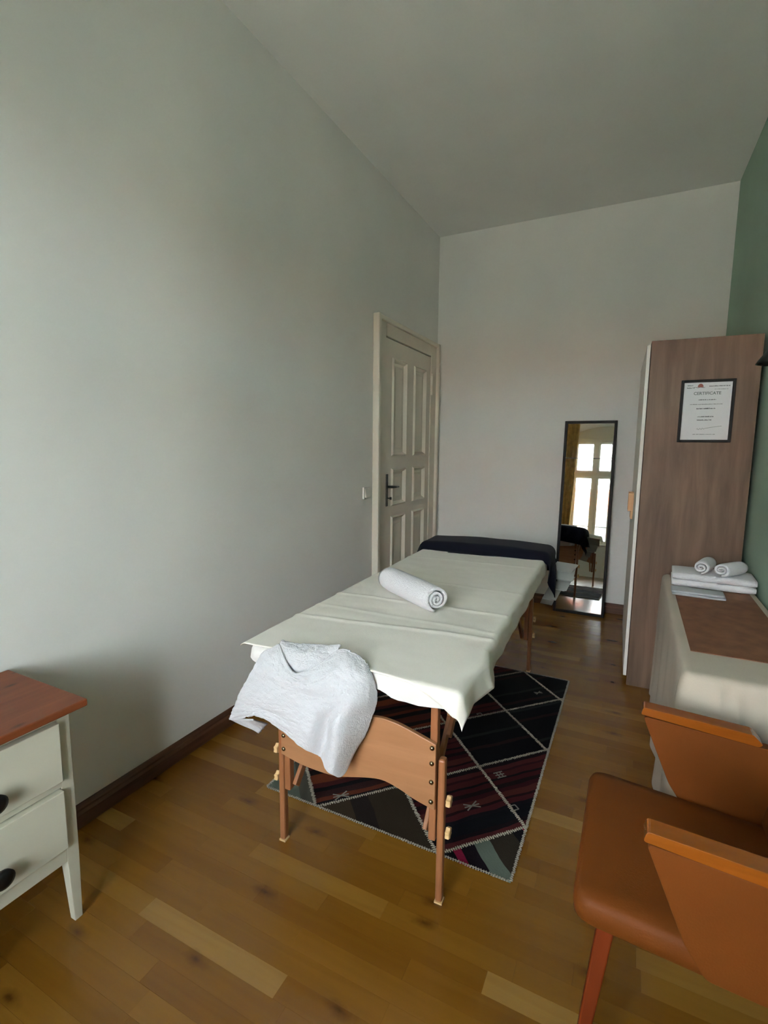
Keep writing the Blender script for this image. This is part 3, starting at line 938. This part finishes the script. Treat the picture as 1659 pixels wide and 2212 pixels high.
tag(tmb.build('draped_towel', 'terry', smooth=True, solid=0.005), 'white terry towel draped over the near end of the massage table', 'towel')

# ------------------------------------------------------------------ patchwork kilim
RX0, RX1, RY0, RY1 = -1.227, -0.262, 1.436, 2.968
rug = empty('patchwork_rug', ((RX0 + RX1) / 2, (RY0 + RY1) / 2, 0), 0, 'dark patchwork kilim rug with white stitched seams under the massage table', 'rug')
RW, RL = RX1 - RX0, RY1 - RY0
ang = math.atan(1.08)
mats = [
    kilim('kilim_maroon', [(0, (56, 20, 24)), (0.08, (22, 16, 20)), (0.12, (64, 26, 28)), (0.22, (46, 18, 24)), (0.26, (70, 30, 32)), (0.34, (24, 16, 20)), (0.40, (15, 17, 22)), (0.58, (20, 18, 24)), (0.64, (66, 26, 30)), (0.72, (34, 16, 20)), (0.76, (74, 34, 32)), (0.86, (50, 18, 24)), (0.93, (28, 18, 20))], -ang, 0.30),
    kilim('kilim_navy', [(0, (18, 22, 30)), (0.3, (28, 34, 40)), (0.4, (16, 18, 24)), (0.54, (44, 22, 24)), (0.58, (18, 20, 28)), (0.70, (58, 26, 28)), (0.76, (16, 18, 24)), (0.84, (30, 40, 44)), (0.86, (15, 17, 22)), (0.90, (34, 42, 46)), (0.92, (18, 20, 26))], -ang, 0.34),
    kilim('kilim_rust', [(0, (96, 46, 30)), (0.2, (30, 22, 22)), (0.32, (70, 32, 28)), (0.5, (20, 18, 22)), (0.62, (84, 40, 28)), (0.70, (44, 26, 26)), (0.82, (18, 17, 20)), (0.9, (60, 26, 28))], -ang, 0.28),
    kilim('kilim_black', [(0, (16, 16, 20)), (0.4, (40, 24, 26)), (0.48, (14, 15, 19)), (0.75, (36, 38, 38)), (0.82, (18, 18, 22))], -ang, 0.26),
    kilim('kilim_brown', [(0, (46, 38, 30)), (0.5, (54, 44, 34)), (0.85, (34, 28, 26))], ang, 0.5),
    kilim('kilim_sage', [(0, (94, 102, 92)), (0.6, (86, 94, 84)), (0.85, (76, 74, 66))], ang, 0.4),
    kilim('kilim_berry', [(0, (46, 40, 34)), (0.34, (20, 18, 22)), (0.5, (120, 24, 52)), (0.6, (24, 18, 24)), (0.78, (94, 104, 94))], ang, 0.28),
]
def clip_poly(poly, a, b, c):
    """split a convex polygon by a*x + b*y = c -> (below, above)."""
    lo, hi = [], []
    for i, p in enumerate(poly):
        q = poly[(i + 1) % len(poly)]
        dp, dq = a * p[0] + b * p[1] - c, a * q[0] + b * q[1] - c
        if dp <= 0: lo.append(p)
        if dp >= 0: hi.append(p)
        if dp * dq < 0:
            t = dp / (dp - dq)
            m = (p[0] + (q[0] - p[0]) * t, p[1] + (q[1] - p[1]) * t)
            lo.append(m)
            hi.append(m)
    return lo, hi
BL = [(-1.08, 1, c) for c in (-0.785, -0.262, 0.254, 0.772, 1.29)]
AL = [(1.06, 1, c) for c in (0.246, 0.762, 1.274, 1.782, 2.283)]
polys = [[(0, 0), (RW, 0), (RW, RL), (0, RL)]]
for ln_ in BL + AL:
    nxt = []
    for p in polys:
        for h in clip_poly(p, *ln_):
            if len(h) > 2:
                ar = abs(sum(h[i][0] * h[(i + 1) % len(h)][1] - h[(i + 1) % len(h)][0] * h[i][1] for i in range(len(h)))) / 2
                if ar > 0.0008: nxt.append(h)
    polys = nxt
ox, oy = RW / 2, RL / 2
pick = random.Random(5)
for p in polys:
    px, py = sum(q[0] for q in p) / len(p), sum(q[1] for q in p) / len(p)
    cb = sum((-1.08 * px + py) > l[2] for l in BL)
    ca = sum((1.06 * px + py) > l[2] for l in AL)
    if px < 0.16 and py < 0.30: mt = mats[5]
    elif py < 0.14 and px > 0.70: mt = mats[6]
    elif cb == 1 and ca == 1: mt = mats[4]
    elif py < 0.15: mt = mats[4]
    elif cb == 1: mt = mats[0]
    elif cb == 2 and ca == 1: mt = mats[2]
    else: mt = mats[(0, 1, 3, 2, 1, 3, 0, 3)[(cb * 3 + ca * 5) % 8]]
    b = MB().prism([(x - ox, y - oy) for x, y in p], 'Z', 0.0006, 0.0055)
    b.build('patch', mt, rug, origin=(px - ox, py - oy, 0))
def seam(p, q, name='seam', wid=0.0085):
    p, q = Vector((p[0] - ox, p[1] - oy, 0)), Vector((q[0] - ox, q[1] - oy, 0))
    d = (q - p)
    L = d.length
    d.normalize()
    nrm = Vector((-d.y, d.x, 0))
    mb = MB()
    rg = random.Random(int(L * 1e4))
    mb.add([p - nrm * .002 + Vector((0, 0, .0062)), q - nrm * .002 + Vector((0, 0, .0062)), q + nrm * .002 + Vector((0, 0, .0062)), p + nrm * .002 + Vector((0, 0, .0062))], [(0, 1, 2, 3)])
    k = 0.004
    while k < L - 0.004:
        c = p + d * k
        sl = d * rg.uniform(-0.002, 0.002)
        w1, w2 = wid * rg.uniform(0.7, 1.15), wid * rg.uniform(0.7, 1.15)
        a, b = c - nrm * w1 - sl, c + nrm * w2 + sl
        h = 0.0020
        z0, z1 = Vector((0, 0, 0.0050)), Vector((0, 0, 0.0082))
        mb.add([a - d * h + z0, a + d * h + z0, b + d * h + z0, b - d * h + z0, a.lerp(b, .25) - d * h * .6 + z1, a.lerp(b, .25) + d * h * .6 + z1, a.lerp(b, .75) + d * h * .6 + z1, a.lerp(b, .75) - d * h * .6 + z1],
               [(4, 5, 6, 7), (0, 1, 5, 4), (1, 2, 6, 5), (2, 3, 7, 6), (3, 0, 4, 7)])
        k += 0.0085
    return mb.build(name, 'stitch', rug)
def line_in_rect(a, b, c):
    pts = []
    for x in (0, RW):
        yv = (c - a * x) / b
        if 0 <= yv <= RL: pts.append((x, yv))
    for yv in (0, RL):
        x = (c - b * yv) / a
        if 0 < x < RW: pts.append((x, yv))
    return pts[:2]
for l in BL + AL:
    pq = line_in_rect(*l)
    if len(pq) == 2 and math.dist(*pq) > 0.06: seam(*pq)
for p, q in (((0, 0), (RW, 0)), ((RW, 0), (RW, RL)), ((RW, RL), (0, RL)), ((0, RL), (0, 0))):
    seam(p, q, 'binding', 0.006)
def motif(cx_, cy_, size, rot, kind):
    mb = MB()
    segs = {'cross': [((-1, -.6), (1, .6)), ((-1, .6), (1, -.6)), ((-1.1, 0), (1.1, 0))],
            'ladder': [((-.8, -.6), (.8, -.6)), ((-.8, 0), (.8, 0)), ((-.8, .6), (.8, .6)), ((-.3, -.6), (-.3, .6)), ((.3, -.6), (.3, .6))],
            'hook': [((-.8, -.6), (.8, -.6)), ((.8, -.6), (.8, .5)), ((.8, .5), (-.2, .5)), ((-.2, .5), (-.2, -.1))]}[kind]
    R = Matrix.Rotation(rot, 3, 'Z')
    for (a, b), (c, d) in segs:
        p = R @ Vector((a, b, 0)) * size + Vector((cx_ - ox, cy_ - oy, 0.0058))
        q = R @ Vector((c, d, 0)) * size + Vector((cx_ - ox, cy_ - oy, 0.0058))
        mb.beam(p, q, 0.005, 0.0008)
    return mb.build('motif', 'motif', rug)
for a in ((0.29, 0.09, .028, ang, 'cross'), (0.60, 0.27, .030, ang, 'cross'), (0.76, 0.27, .028, ang, 'cross'), (0.81, 0.50, .026, ang, 'ladder'), (0.90, 0.33, .022, ang, 'hook'), (0.60, 0.92, .022, ang, 'hook'), (0.83, 1.30, .02, ang, 'cross'), (0.44, 0.30, .03, ang, 'cross')):
    motif(*a)

# ------------------------------------------------------------------ dresser by the left wall
dr = empty('nightstand', (XL + 0.19, 0.56, 0), 0, 'white two-drawer nightstand with a stained pine top against the left wall', 'nightstand')
dx = lambda x: x - (XL + 0.19)
dy = lambda y_: y_ - 0.56
XFRONT = -1.336
MB().box(dx(XL + 0.006), dx(-1.298), dy(0.327), dy(0.793), 0.640, 0.661).build('top_board', 'pine', dr, bevel=0.004, seg=3)
car = MB()
car.box(dx(XL + 0.02), dx(-1.352), dy(0.375), dy(0.745), 0.215, 0.640)
carc = car.build('carcass', 'dressp', dr)
for yy in (0.357, 0.763):
    for xx in (XL + 0.045, XFRONT - 0.017):
        tpz = MB()
        w0, w1 = 0.017, 0.011
        yc = yy - 0.017 if yy > 0.5 else yy + 0.017
        sgn = 1 if yy > 0.5 else -1
        vs = []
        for z, w in ((0, w1), (0.21, w0), (0.640, w0)):
            for ax, ay in ((-1, -1), (1, -1), (1, 1), (-1, 1)):
                xo = dx(xx) + ax * w + (w0 - w if xx > -1.5 else -(w0 - w)) * 0
                yo = dy(yc) + (ay * w0 if ay == sgn else ay * w0 + sgn * 2 * (w0 - w)) 
                vs.append((xo, yo, z))
        fs = [(3, 2, 1, 0), (8, 9, 10, 11)] + [(l * 4 + i, l * 4 + (i + 1) % 4, l * 4 + 4 + (i + 1) % 4, l * 4 + 4 + i) for l in range(2) for i in range(4)]
        tpz.add(vs, fs).build('leg', 'dressp', dr, bevel=0.002)
for z0, z1 in ((0.618, 0.640), (0.424, 0.446), (0.200, 0.248)):
    MB().box(dx(-1.352), dx(XFRONT), dy(0.39), dy(0.73), z0, z1).build('rail', 'dressp', dr, bevel=0.002)
for z0, z1 in ((0.449, 0.615), (0.251, 0.421)):
    drw = MB().box(dx(-1.350), dx(-1.320), dy(0.393), dy(0.727), z0, z1).build('drawer', 'dressp', dr, bevel=0.002)
    zc = (z0 + z1) / 2 - 0.03
    MB().tube([(dx(-1.320), dy(0.56), zc), (dx(-1.306), dy(0.56), zc), (dx(-1.302), dy(0.56), zc), (dx(-1.292), dy(0.56), zc), (dx(-1.287), dy(0.56), zc)], [0.010, 0.010, 0.022, 0.024, 0.014], 20).build('knob', 'black', drw, smooth=True)

# ------------------------------------------------------------------ leaning mirror
MT = math.radians(5.0)
mi = empty('standing_mirror', (-0.342, 4.285, 0), 0, 'tall black-framed mirror leaning against the far wall', 'mirror')
mi.rotation_euler = (-MT, 0, math.radians(-0.3))
MW, MH, FWD = 0.197, 1.585, 0.021
for sx in (-1, 1): MB().box(*sorted((sx * MW, sx * (MW - FWD))), -0.012, 0.016, 0, MH).build('frame_side', 'bframe', mi, bevel=0.002)
MB().box(-MW + FWD, MW - FWD, -0.012, 0.016, 0, FWD).build('frame_bottom', 'bframe', mi, bevel=0.002)
MB().box(-MW + FWD, MW - FWD, -0.012, 0.016, MH - FWD, MH).build('frame_top', 'bframe', mi, bevel=0.002)
MB().box(-MW + FWD, MW - FWD, 0.0, 0.002, FWD, 1.280).build('mirror_glass', 'mirror', mi)
MB().box(-MW + FWD, MW - FWD, 0.0, 0.002, 1.285, MH - FWD).build('mirror_glass', 'mirror', mi)
MB().box(-MW + FWD, MW - FWD, 0.0005, 0.002, 1.280, 1.285).build('joint', 'ink', mi)
MB().box(-MW + 0.006, MW - 0.006, 0.003, 0.014, 0.006, MH - 0.006).build('backing', 'gap', mi)

# ------------------------------------------------------------------ wardrobe
WR = math.radians(1.4)
wd = empty('wardrobe', (0.022, 3.083, 0), WR, 'tall wardrobe with brown wood side and white doors in the right corner', 'wardrobe')
WDD, WDW, WDH = 0.505, 0.96, 1.922                                   # depth along x, width along y, height
MB().box(0.016, WDD, 0, 0.018, 0.0, WDH).build('side_panel', 'wardb', wd, bevel=0.001)
MB().box(0.016, WDD, WDW - 0.018, WDW, 0.0, WDH).build('side_panel', 'wardb', wd, bevel=0.001)
MB().box(0.016, WDD, 0.018, WDW - 0.018, WDH - 0.018, WDH).build('top_panel', 'wardb', wd)
MB().box(WDD - 0.006, WDD, 0.018, WDW - 0.018, 0.06, WDH - 0.018).build('back_panel', 'wardb', wd)
MB().box(0.03, 0.046, 0.018, WDW - 0.018, 0.0, 0.05).build('plinth', 'wardb', wd)
for y0, y1 in ((0.002, WDW / 2 - 0.002), (WDW / 2 + 0.002, WDW - 0.002)):
    dd = MB().box(-0.004, 0.013, y0, y1, 0.055, WDH - 0.022).build('door', 'wardw', wd, bevel=0.001)
    hy = y1 - 0.05 if y0 < 0.1 else y0 + 0.05
    MB().box(-0.034, -0.004, hy - 0.012, hy + 0.012, 0.965, 1.080).box(-0.018, -0.004, hy - 0.010, hy + 0.010, 0.915, 0.965).build('handle', 'hand', dd, bevel=0.002)
# certificate on the wardrobe side
ce = empty('framed_certificate', (0.307, 3.083, 1.39), WR, 'framed certificate hanging on the brown wardrobe side', 'picture')
ce.location = Vector((0.022, 3.083, 1.392)) + Matrix.Rotation(WR, 3, 'Z') @ Vector((0.286, -0.0005, 0))
CW, CH, CB = 0.1185, 0.318, 0.013
fr = MB()
for sx in (-1, 1): fr.box(*sorted((sx * CW, sx * (CW - CB))), -0.016, 0, 0, CH)
fr.box(-CW + CB, CW - CB, -0.016, 0, 0, CB).box(-CW + CB, CW - CB, -0.016, 0, CH - CB, CH)
fr.build('frame', 'bframe', ce, bevel=0.0015)
MB().box(-CW + CB, CW - CB, -0.006, -0.002, CB, CH - CB).build('paper', 'paper', ce)
def text(body, size, x, z, mat, name, bold=0):
    cu = bpy.data.curves.new(name, 'FONT')
    cu.body = body
    cu.size = size
    cu.align_x = 'CENTER'
    cu.extrude = 0.0002
    cu.offset = bold
    cu.materials.append(M[mat])
    tmp = bpy.data.objects.new(name, cu)
    COL.objects.link(tmp)
    bpy.context.view_layer.update()
    me = bpy.data.meshes.new_from_object(tmp.evaluated_get(bpy.context.evaluated_depsgraph_get()))
    bpy.data.objects.remove(tmp)
    bpy.data.curves.remove(cu)
    me.name = name
    o = bpy.data.objects.new(name, me)
    COL.objects.link(o)
    o.parent = ce
    o.location = (x, -0.0064, z)
    o.rotation_euler = (math.radians(90), 0, 0)
    return o
text('CERTIFICATE', 0.0205, 0.0, 0.243, 'inkg', 'title', 0.0003)
def scribble(name, x0, x1, z, h, mat, seed):
    """one illegible printed line: a row of small strokes"""
    mb = MB()
    rg = random.Random(seed)
    x = x0
    while x < x1:
        w = rg.uniform(0.0016, 0.0034)
        hh_ = h * rg.uniform(0.6, 1.0)
        mb.box(x, min(x + w, x1), -0.0068, -0.0062, z, z + hh_)
        x += w + rg.choice((0.0006, 0.0006, 0.0024))
    return mb.build(name, mat, ce)
for i, (x0, x1, z, h, m_) in enumerate(((-0.090, -0.066, 0.288, 0.005, 'inkg'), (-0.092, -0.058, 0.276, 0.006, 'inkg'), (0.006, 0.096, 0.283, 0.0045, 'ink'), (0.03, 0.09, 0.268, 0.0025, 'ink'),
    (-0.036, 0.040, 0.2150, 0.005, 'ink'), (-0.072, 0.070, 0.1930, 0.0032, 'ink'), (-0.042, 0.040, 0.1700, 0.006, 'inkd'), (-0.034, 0.036, 0.1290, 0.006, 'ink'), (-0.036, 0.028, 0.1120, 0.006, 'ink'), (-0.05, 0.05, 0.0400, 0.003, 'ink'))):
    scribble('text_line', x0, x1, z, h, m_, i)
em = MB().prism([(-0.045 + 0.026 * (1 - math.cos(math.pi * k / 10)) / 2, 0.281 + 0.018 * math.sin(math.pi * k / 10)) for k in range(11)], 'Y', -0.0068, -0.0062)
em.build('emblem', 'inkr', ce)
MB().tube([(-0.060 + 0.004 * k, -0.0065, 0.2795 + 0.0018 * math.sin(k * 1.1)) for k in range(13)], 0.0008, 5).build('emblem_line', 'inkd', ce)
MB().tube([(-0.034 + 0.0035 * k, -0.0065, 0.067 + 0.0045 * math.sin(k * 1.9) + 0.0004 * k) for k in range(11)] + [(0.05, -0.0065, 0.080), (0.075, -0.0065, 0.083)], 0.0007, 5).build('signature', 'inkd', ce)

# ------------------------------------------------------------------ covered bench
BX0, BX1, BY0, BY1, BZ = 0.170, 0.546, 1.672, 3.035, 0.690
be = empty('covered_bench', ((BX0 + BX1) / 2, (BY0 + BY1) / 2, 0), 0, 'long low bench under a pale linen cover along the green wall', 'bench')
bcx, bcy = (BX0 + BX1) / 2, (BY0 + BY1) / 2
bhx, bhy = (BX1 - BX0) / 2, (BY1 - BY0) / 2
MB().box(-bhx + 0.03, bhx - 0.03, -bhy + 0.03, bhy - 0.03, 0.52, 0.680).build('bench_top', 'wardb', be)
for sx in (-1, 1):
    for sy in (-1, 1): MB().box(sx * (bhx - 0.06) - 0.025, sx * (bhx - 0.06) + 0.025, sy * (bhy - 0.08) - 0.025, sy * (bhy - 0.08) + 0.025, 0, 0.52).build('leg', 'wardb', be)
cv = MB()
ring = densify(rrect(bhx, -bhy, bhy, 0.03, 5), 0.009)
n = len(ring)
lev = [(0.027, BZ + 0.001), (0.016, BZ), (0.006, BZ - 0.005), (0.0, BZ - 0.016)] + [(0.0, BZ - 0.016 - 0.664 * (k + 1) / 14) for k in range(14)]
vs = []
for li, (inn, z) in enumerate(lev):
    fall = max(0, (BZ - z) / BZ)
    for i, (x, y) in enumerate(ring):
        nx = math.copysign(max(0, abs(x) - (bhx - 0.03)) / 0.03, x)
        ny = math.copysign(max(0, abs(y) - (bhy - 0.03)) / 0.03, y)
        L = math.hypot(nx, ny) or 1
        out = -inn + fall * 0.012
        if li > 3:
            out += fall * 0.012 * math.sin(i * 0.19 + 0.5) + 0.004 * noise.noise(Vector((i * 0.07, z * 5, 0)))
            if y < -bhy + 0.05:                                      # near end: a slanting fold from the left corner
                fx = -bhx + 0.035 + 0.20 * fall / 0.30
                q_ = (x - fx) / 0.030
                out += 0.055 * min(1, fall * 4.5) * (math.exp(q_) if q_ < 0 else math.exp(-q_ * 5)) - 0.018 * min(1, fall * 5) * math.exp(-((q_ - 0.9) / 0.5) ** 2)
                out += 0.03 * min(1, fall * 2.5)
        if x > bhx - 0.02: out = min(out, 0.0)
        if y > bhy - 0.02: out = min(out, 0.01)
        vs.append((x + nx / L * out, y + ny / L * out, max(z, 0.004)))
fs = [(l * n + i, (l + 1) * n + i, (l + 1) * n + (i + 1) % n, l * n + (i + 1) % n) for l in range(len(lev) - 1) for i in range(n)]
vs.append((0, 0, BZ + 0.001))
fs += [(i, (i + 1) % n, len(vs) - 1) for i in range(n)]
cv.add(vs, fs)
cv.build('cover', 'cloth', be, smooth=True)
rn = MB().box(0.205, 0.512, 1.868, 3.010, BZ + 0.0015, BZ + 0.0045)
tag(rn.build('bench_runner', 'runner', bevel=0.001), 'brown woven runner lying on the covered bench', 'runner')

# towels on the bench
def folded_towel(name, mat, w, d, h, layers, seed, origin_z=0):
    """stack of folded layers with round folds along the two long sides, width along X"""
    mb = MB()
    rg = random.Random(seed)
    t = h / layers
    for k in range(layers):
        z0 = k * t
        jx, jy = rg.uniform(-0.006, 0.006), rg.uniform(-0.006, 0.006)
        prof_ = []
        m_ = 8
        for a in range(m_ + 1):
            th = -math.pi / 2 + math.pi * a / m_
            prof_.append((d / 2 - t / 2 + t / 2 * math.cos(th), z0 + t / 2 + t / 2 * math.sin(th)))
        for a in range(m_ + 1):
            th = math.pi / 2 + math.pi * a / m_
            prof_.append((-d / 2 + t / 2 + t / 2 * math.cos(th), z0 + t / 2 + t / 2 * math.sin(th)))
        nx = 26
        vs = []
        for i in range(nx + 1):
            x = -w / 2 + w * i / nx
            e = abs(i / nx - 0.5) * 2
            for (py, pz) in prof_:
                sq = 1 - 0.22 * e ** 10
                zc = z0 + t / 2
                vs.append((x + jx, py * (1 - 0.02 * e ** 8) + jy + 0.003 * noise.noise(Vector((x * 9, pz * 30, seed))), zc + (pz - zc) * sq + (0.003 * noise.noise(Vector((x * 11, py * 9, seed + k))) if pz > zc else 0)))
        m2 = len(prof_)
        fs = [(i * m2 + q, (i + 1) * m2 + q, (i + 1) * m2 + (q + 1) % m2, i * m2 + (q + 1) % m2) for i in range(nx) for q in range(m2)]
        fs += [tuple(range(m2)), tuple(nx * m2 + q for q in range(m2 - 1, -1, -1))]
        mb.add(vs, fs)
    return mb.build(name, mat, smooth=True, origin=(0, 0, 0))
ZB = BZ + 0.0055
f1 = folded_towel('bath_towel', 'terry2', 0.335, 0.20, 0.066, 2, 4)
f1.location = (0.372, 2.840, ZB + 0.001)
f1.rotation_euler = (0, 0, math.radians(-2))
tag(f1, 'large white bath towel folded on the bench runner under two rolled towels', 'towel')
f2 = folded_towel('face_cloth', 'grey', 0.205, 0.10, 0.020, 2, 9)
f2.location = (0.296, 2.620, ZB)
f2.rotation_euler = (0, 0, math.radians(-2))
tag(f2, 'small grey face cloth folded in front of the white bath towel', 'cloth')
for i, (x, y, a, lab) in enumerate(((0.335, 2.828, 72, 'white rolled hand towel on the bath towel, the left one of the pair'), (0.436, 2.800, 52, 'white rolled hand towel on the bath towel, the right one beside the wall'))):
    r_ = spiral_towel('hand_towel', 'terry2', 0.150, 0.038, 2.3, 0.011, 5 + i, 14)
    r_.location = (x, y, ZB + 0.070)
    r_.rotation_euler = (0, 0, math.radians(a))
    tag(r_, lab, 'towel', 'rolled hand towels on the bench')

# ------------------------------------------------------------------ armchair
AC = Vector((0.22, 1.252, 0))
ch = empty('armchair', AC, 0, 'tan leather armchair with slim wooden armrests and red-stained legs', 'armchair')
ax = lambda x: x - AC.x
ay = lambda y_: y_ - AC.y
def rpoly(poly, r, n=5):
    out = []
    m_ = len(poly)
    for i in range(m_):
        p, a, b = Vector(poly[i]), Vector(poly[i - 1]), Vector(poly[(i + 1) % m_])
        u, v = (a - p).normalized(), (b - p).normalized()
        rr = min(r, (a - p).length * 0.45, (b - p).length * 0.45)
        s0, s1 = p + u * rr, p + v * rr
        for k in range(n + 1):
            t = k / n
            q = s0 * (1 - t) ** 2 + p * 2 * t * (1 - t) + s1 * t ** 2
            out.append((q.x, q.y))
    return out
seat = MB()
top_poly = rpoly([(ax(-0.056), ay(1.020)), (ax(0.45), ay(1.022)), (ax(0.45), ay(1.482)), (ax(-0.056), ay(1.496))], 0.045, 6)
def seat_z(x): return 0.424 - 0.06 * (x - ax(-0.06))
m_ = len(top_poly)
vs = []
for inset, dz in ((0.006, -0.060), (-0.001, -0.054), (-0.003, -0.035), (-0.002, -0.016), (0.003, -0.005), (0.012, 0.001), (0.045, 0.006)):
    for x, y in top_poly:
        c = Vector((ax(0.19), 0))
        d_ = Vector((x, y)) - c
        L = d_.length
        q = Vector((x, y)) - d_ / L * inset * 1.2
        vs.append((q.x, q.y, seat_z(q.x) + dz))
fs = [(l * m_ + i, l * m_ + (i + 1) % m_, (l + 1) * m_ + (i + 1) % m_, (l + 1) * m_ + i) for l in range(6) for i in range(m_)]
fs += [tuple(range(m_ - 1, -1, -1)), tuple(6 * m_ + i for i in range(m_))]
seat.add(vs, fs)
seat.build('seat', 'leather', ch, smooth=True)
for nm, yc in (('near', 0.998), ('far', 1.504)):
    pan = rpoly([(ax(0.066), 0.618), (ax(0.365), 0.600), (ax(0.455), 0.580), (ax(0.44), 0.370), (ax(0.30), 0.378), (ax(0.178), 0.384), (ax(0.140), 0.440)], 0.012, 3)
    MB().prism(pan, 'Y', ay(yc - 0.016), ay(yc + 0.016)).build('side_panel', 'leather', ch, bevel=0.007, seg=3)
    ar = rpoly([(ax(0.060), 0.624), (ax(0.066), 0.646), (ax(0.315), 0.634), (ax(0.338), 0.612), (ax(0.330), 0.604)], 0.006, 3)
    MB().prism(ar, 'Y', ay(yc - 0.021), ay(yc + 0.021)).build('armrest', 'chairw', ch, bevel=0.011, seg=4)
bk = rpoly([(ax(0.345), 0.40), (ax(0.425), 0.80), (ax(0.475), 0.82), (ax(0.500), 0.79), (ax(0.44), 0.38)], 0.02, 4)
MB().prism(bk, 'Y', ay(1.018), ay(1.484)).build('backrest', 'leather', ch, bevel=0.02, seg=3)
for x0, y0, x1, y1, zt in ((0.010, 1.048, -0.032, 1.008, 0.366), (0.010, 1.470, -0.032, 1.510, 0.366), (0.375, 1.046, 0.445, 1.006, 0.344), (0.375, 1.460, 0.445, 1.500, 0.344)):
    MB().add([(ax(px_) + sx_ * w_, ay(py_) + sy_ * w_, z_) for px_, py_, z_, w_ in ((x1, y1, 0, 0.011), (x0, y0, zt, 0.017)) for sx_, sy_ in ((-1, -1), (1, -1), (1, 1), (-1, 1))],
             [(3, 2, 1, 0), (4, 5, 6, 7), (0, 1, 5, 4), (1, 2, 6, 5), (2, 3, 7, 6), (3, 0, 4, 7)]).build('leg', 'chairl', ch, bevel=0.004, seg=3)

# ------------------------------------------------------------------ wall lamp at the right edge
lx, ly, lz = 0.455, 2.40, 1.680
la = empty('wall_lamp', (xr(ly), ly, lz), 0, 'black metal wall lamp shade in front of the wardrobe at the right edge', 'lamp')
lt = MB()
prof_l = [(0.068, 0.0), (0.066, 0.004), (0.028, 0.062), (0.016, 0.075), (0.0, 0.078)]
vs = []
for r_, z in prof_l:
    for k in range(28): vs.append((-(xr(ly) - lx) + r_ * math.cos(2 * math.pi * k / 28), r_ * math.sin(2 * math.pi * k / 28), z))
fs = [(l * 28 + k, l * 28 + (k + 1) % 28, (l + 1) * 28 + (k + 1) % 28, (l + 1) * 28 + k) for l in range(4) for k in range(28)]
lt.add(vs, fs).build('shade', 'black', la, smooth=True, solid=0.0015)
MB().tube([(-(xr(ly) - lx), 0, 0.074), (-(xr(ly) - lx), 0, 0.11), (-0.05, 0, 0.12), (0, 0, 0.12)], 0.006, 8).build('arm', 'black', la, smooth=True)
MB().tube([(-0.012, 0, 0.12), (0.0, 0, 0.12)], 0.035, 20).build('wall_plate', 'black', la)
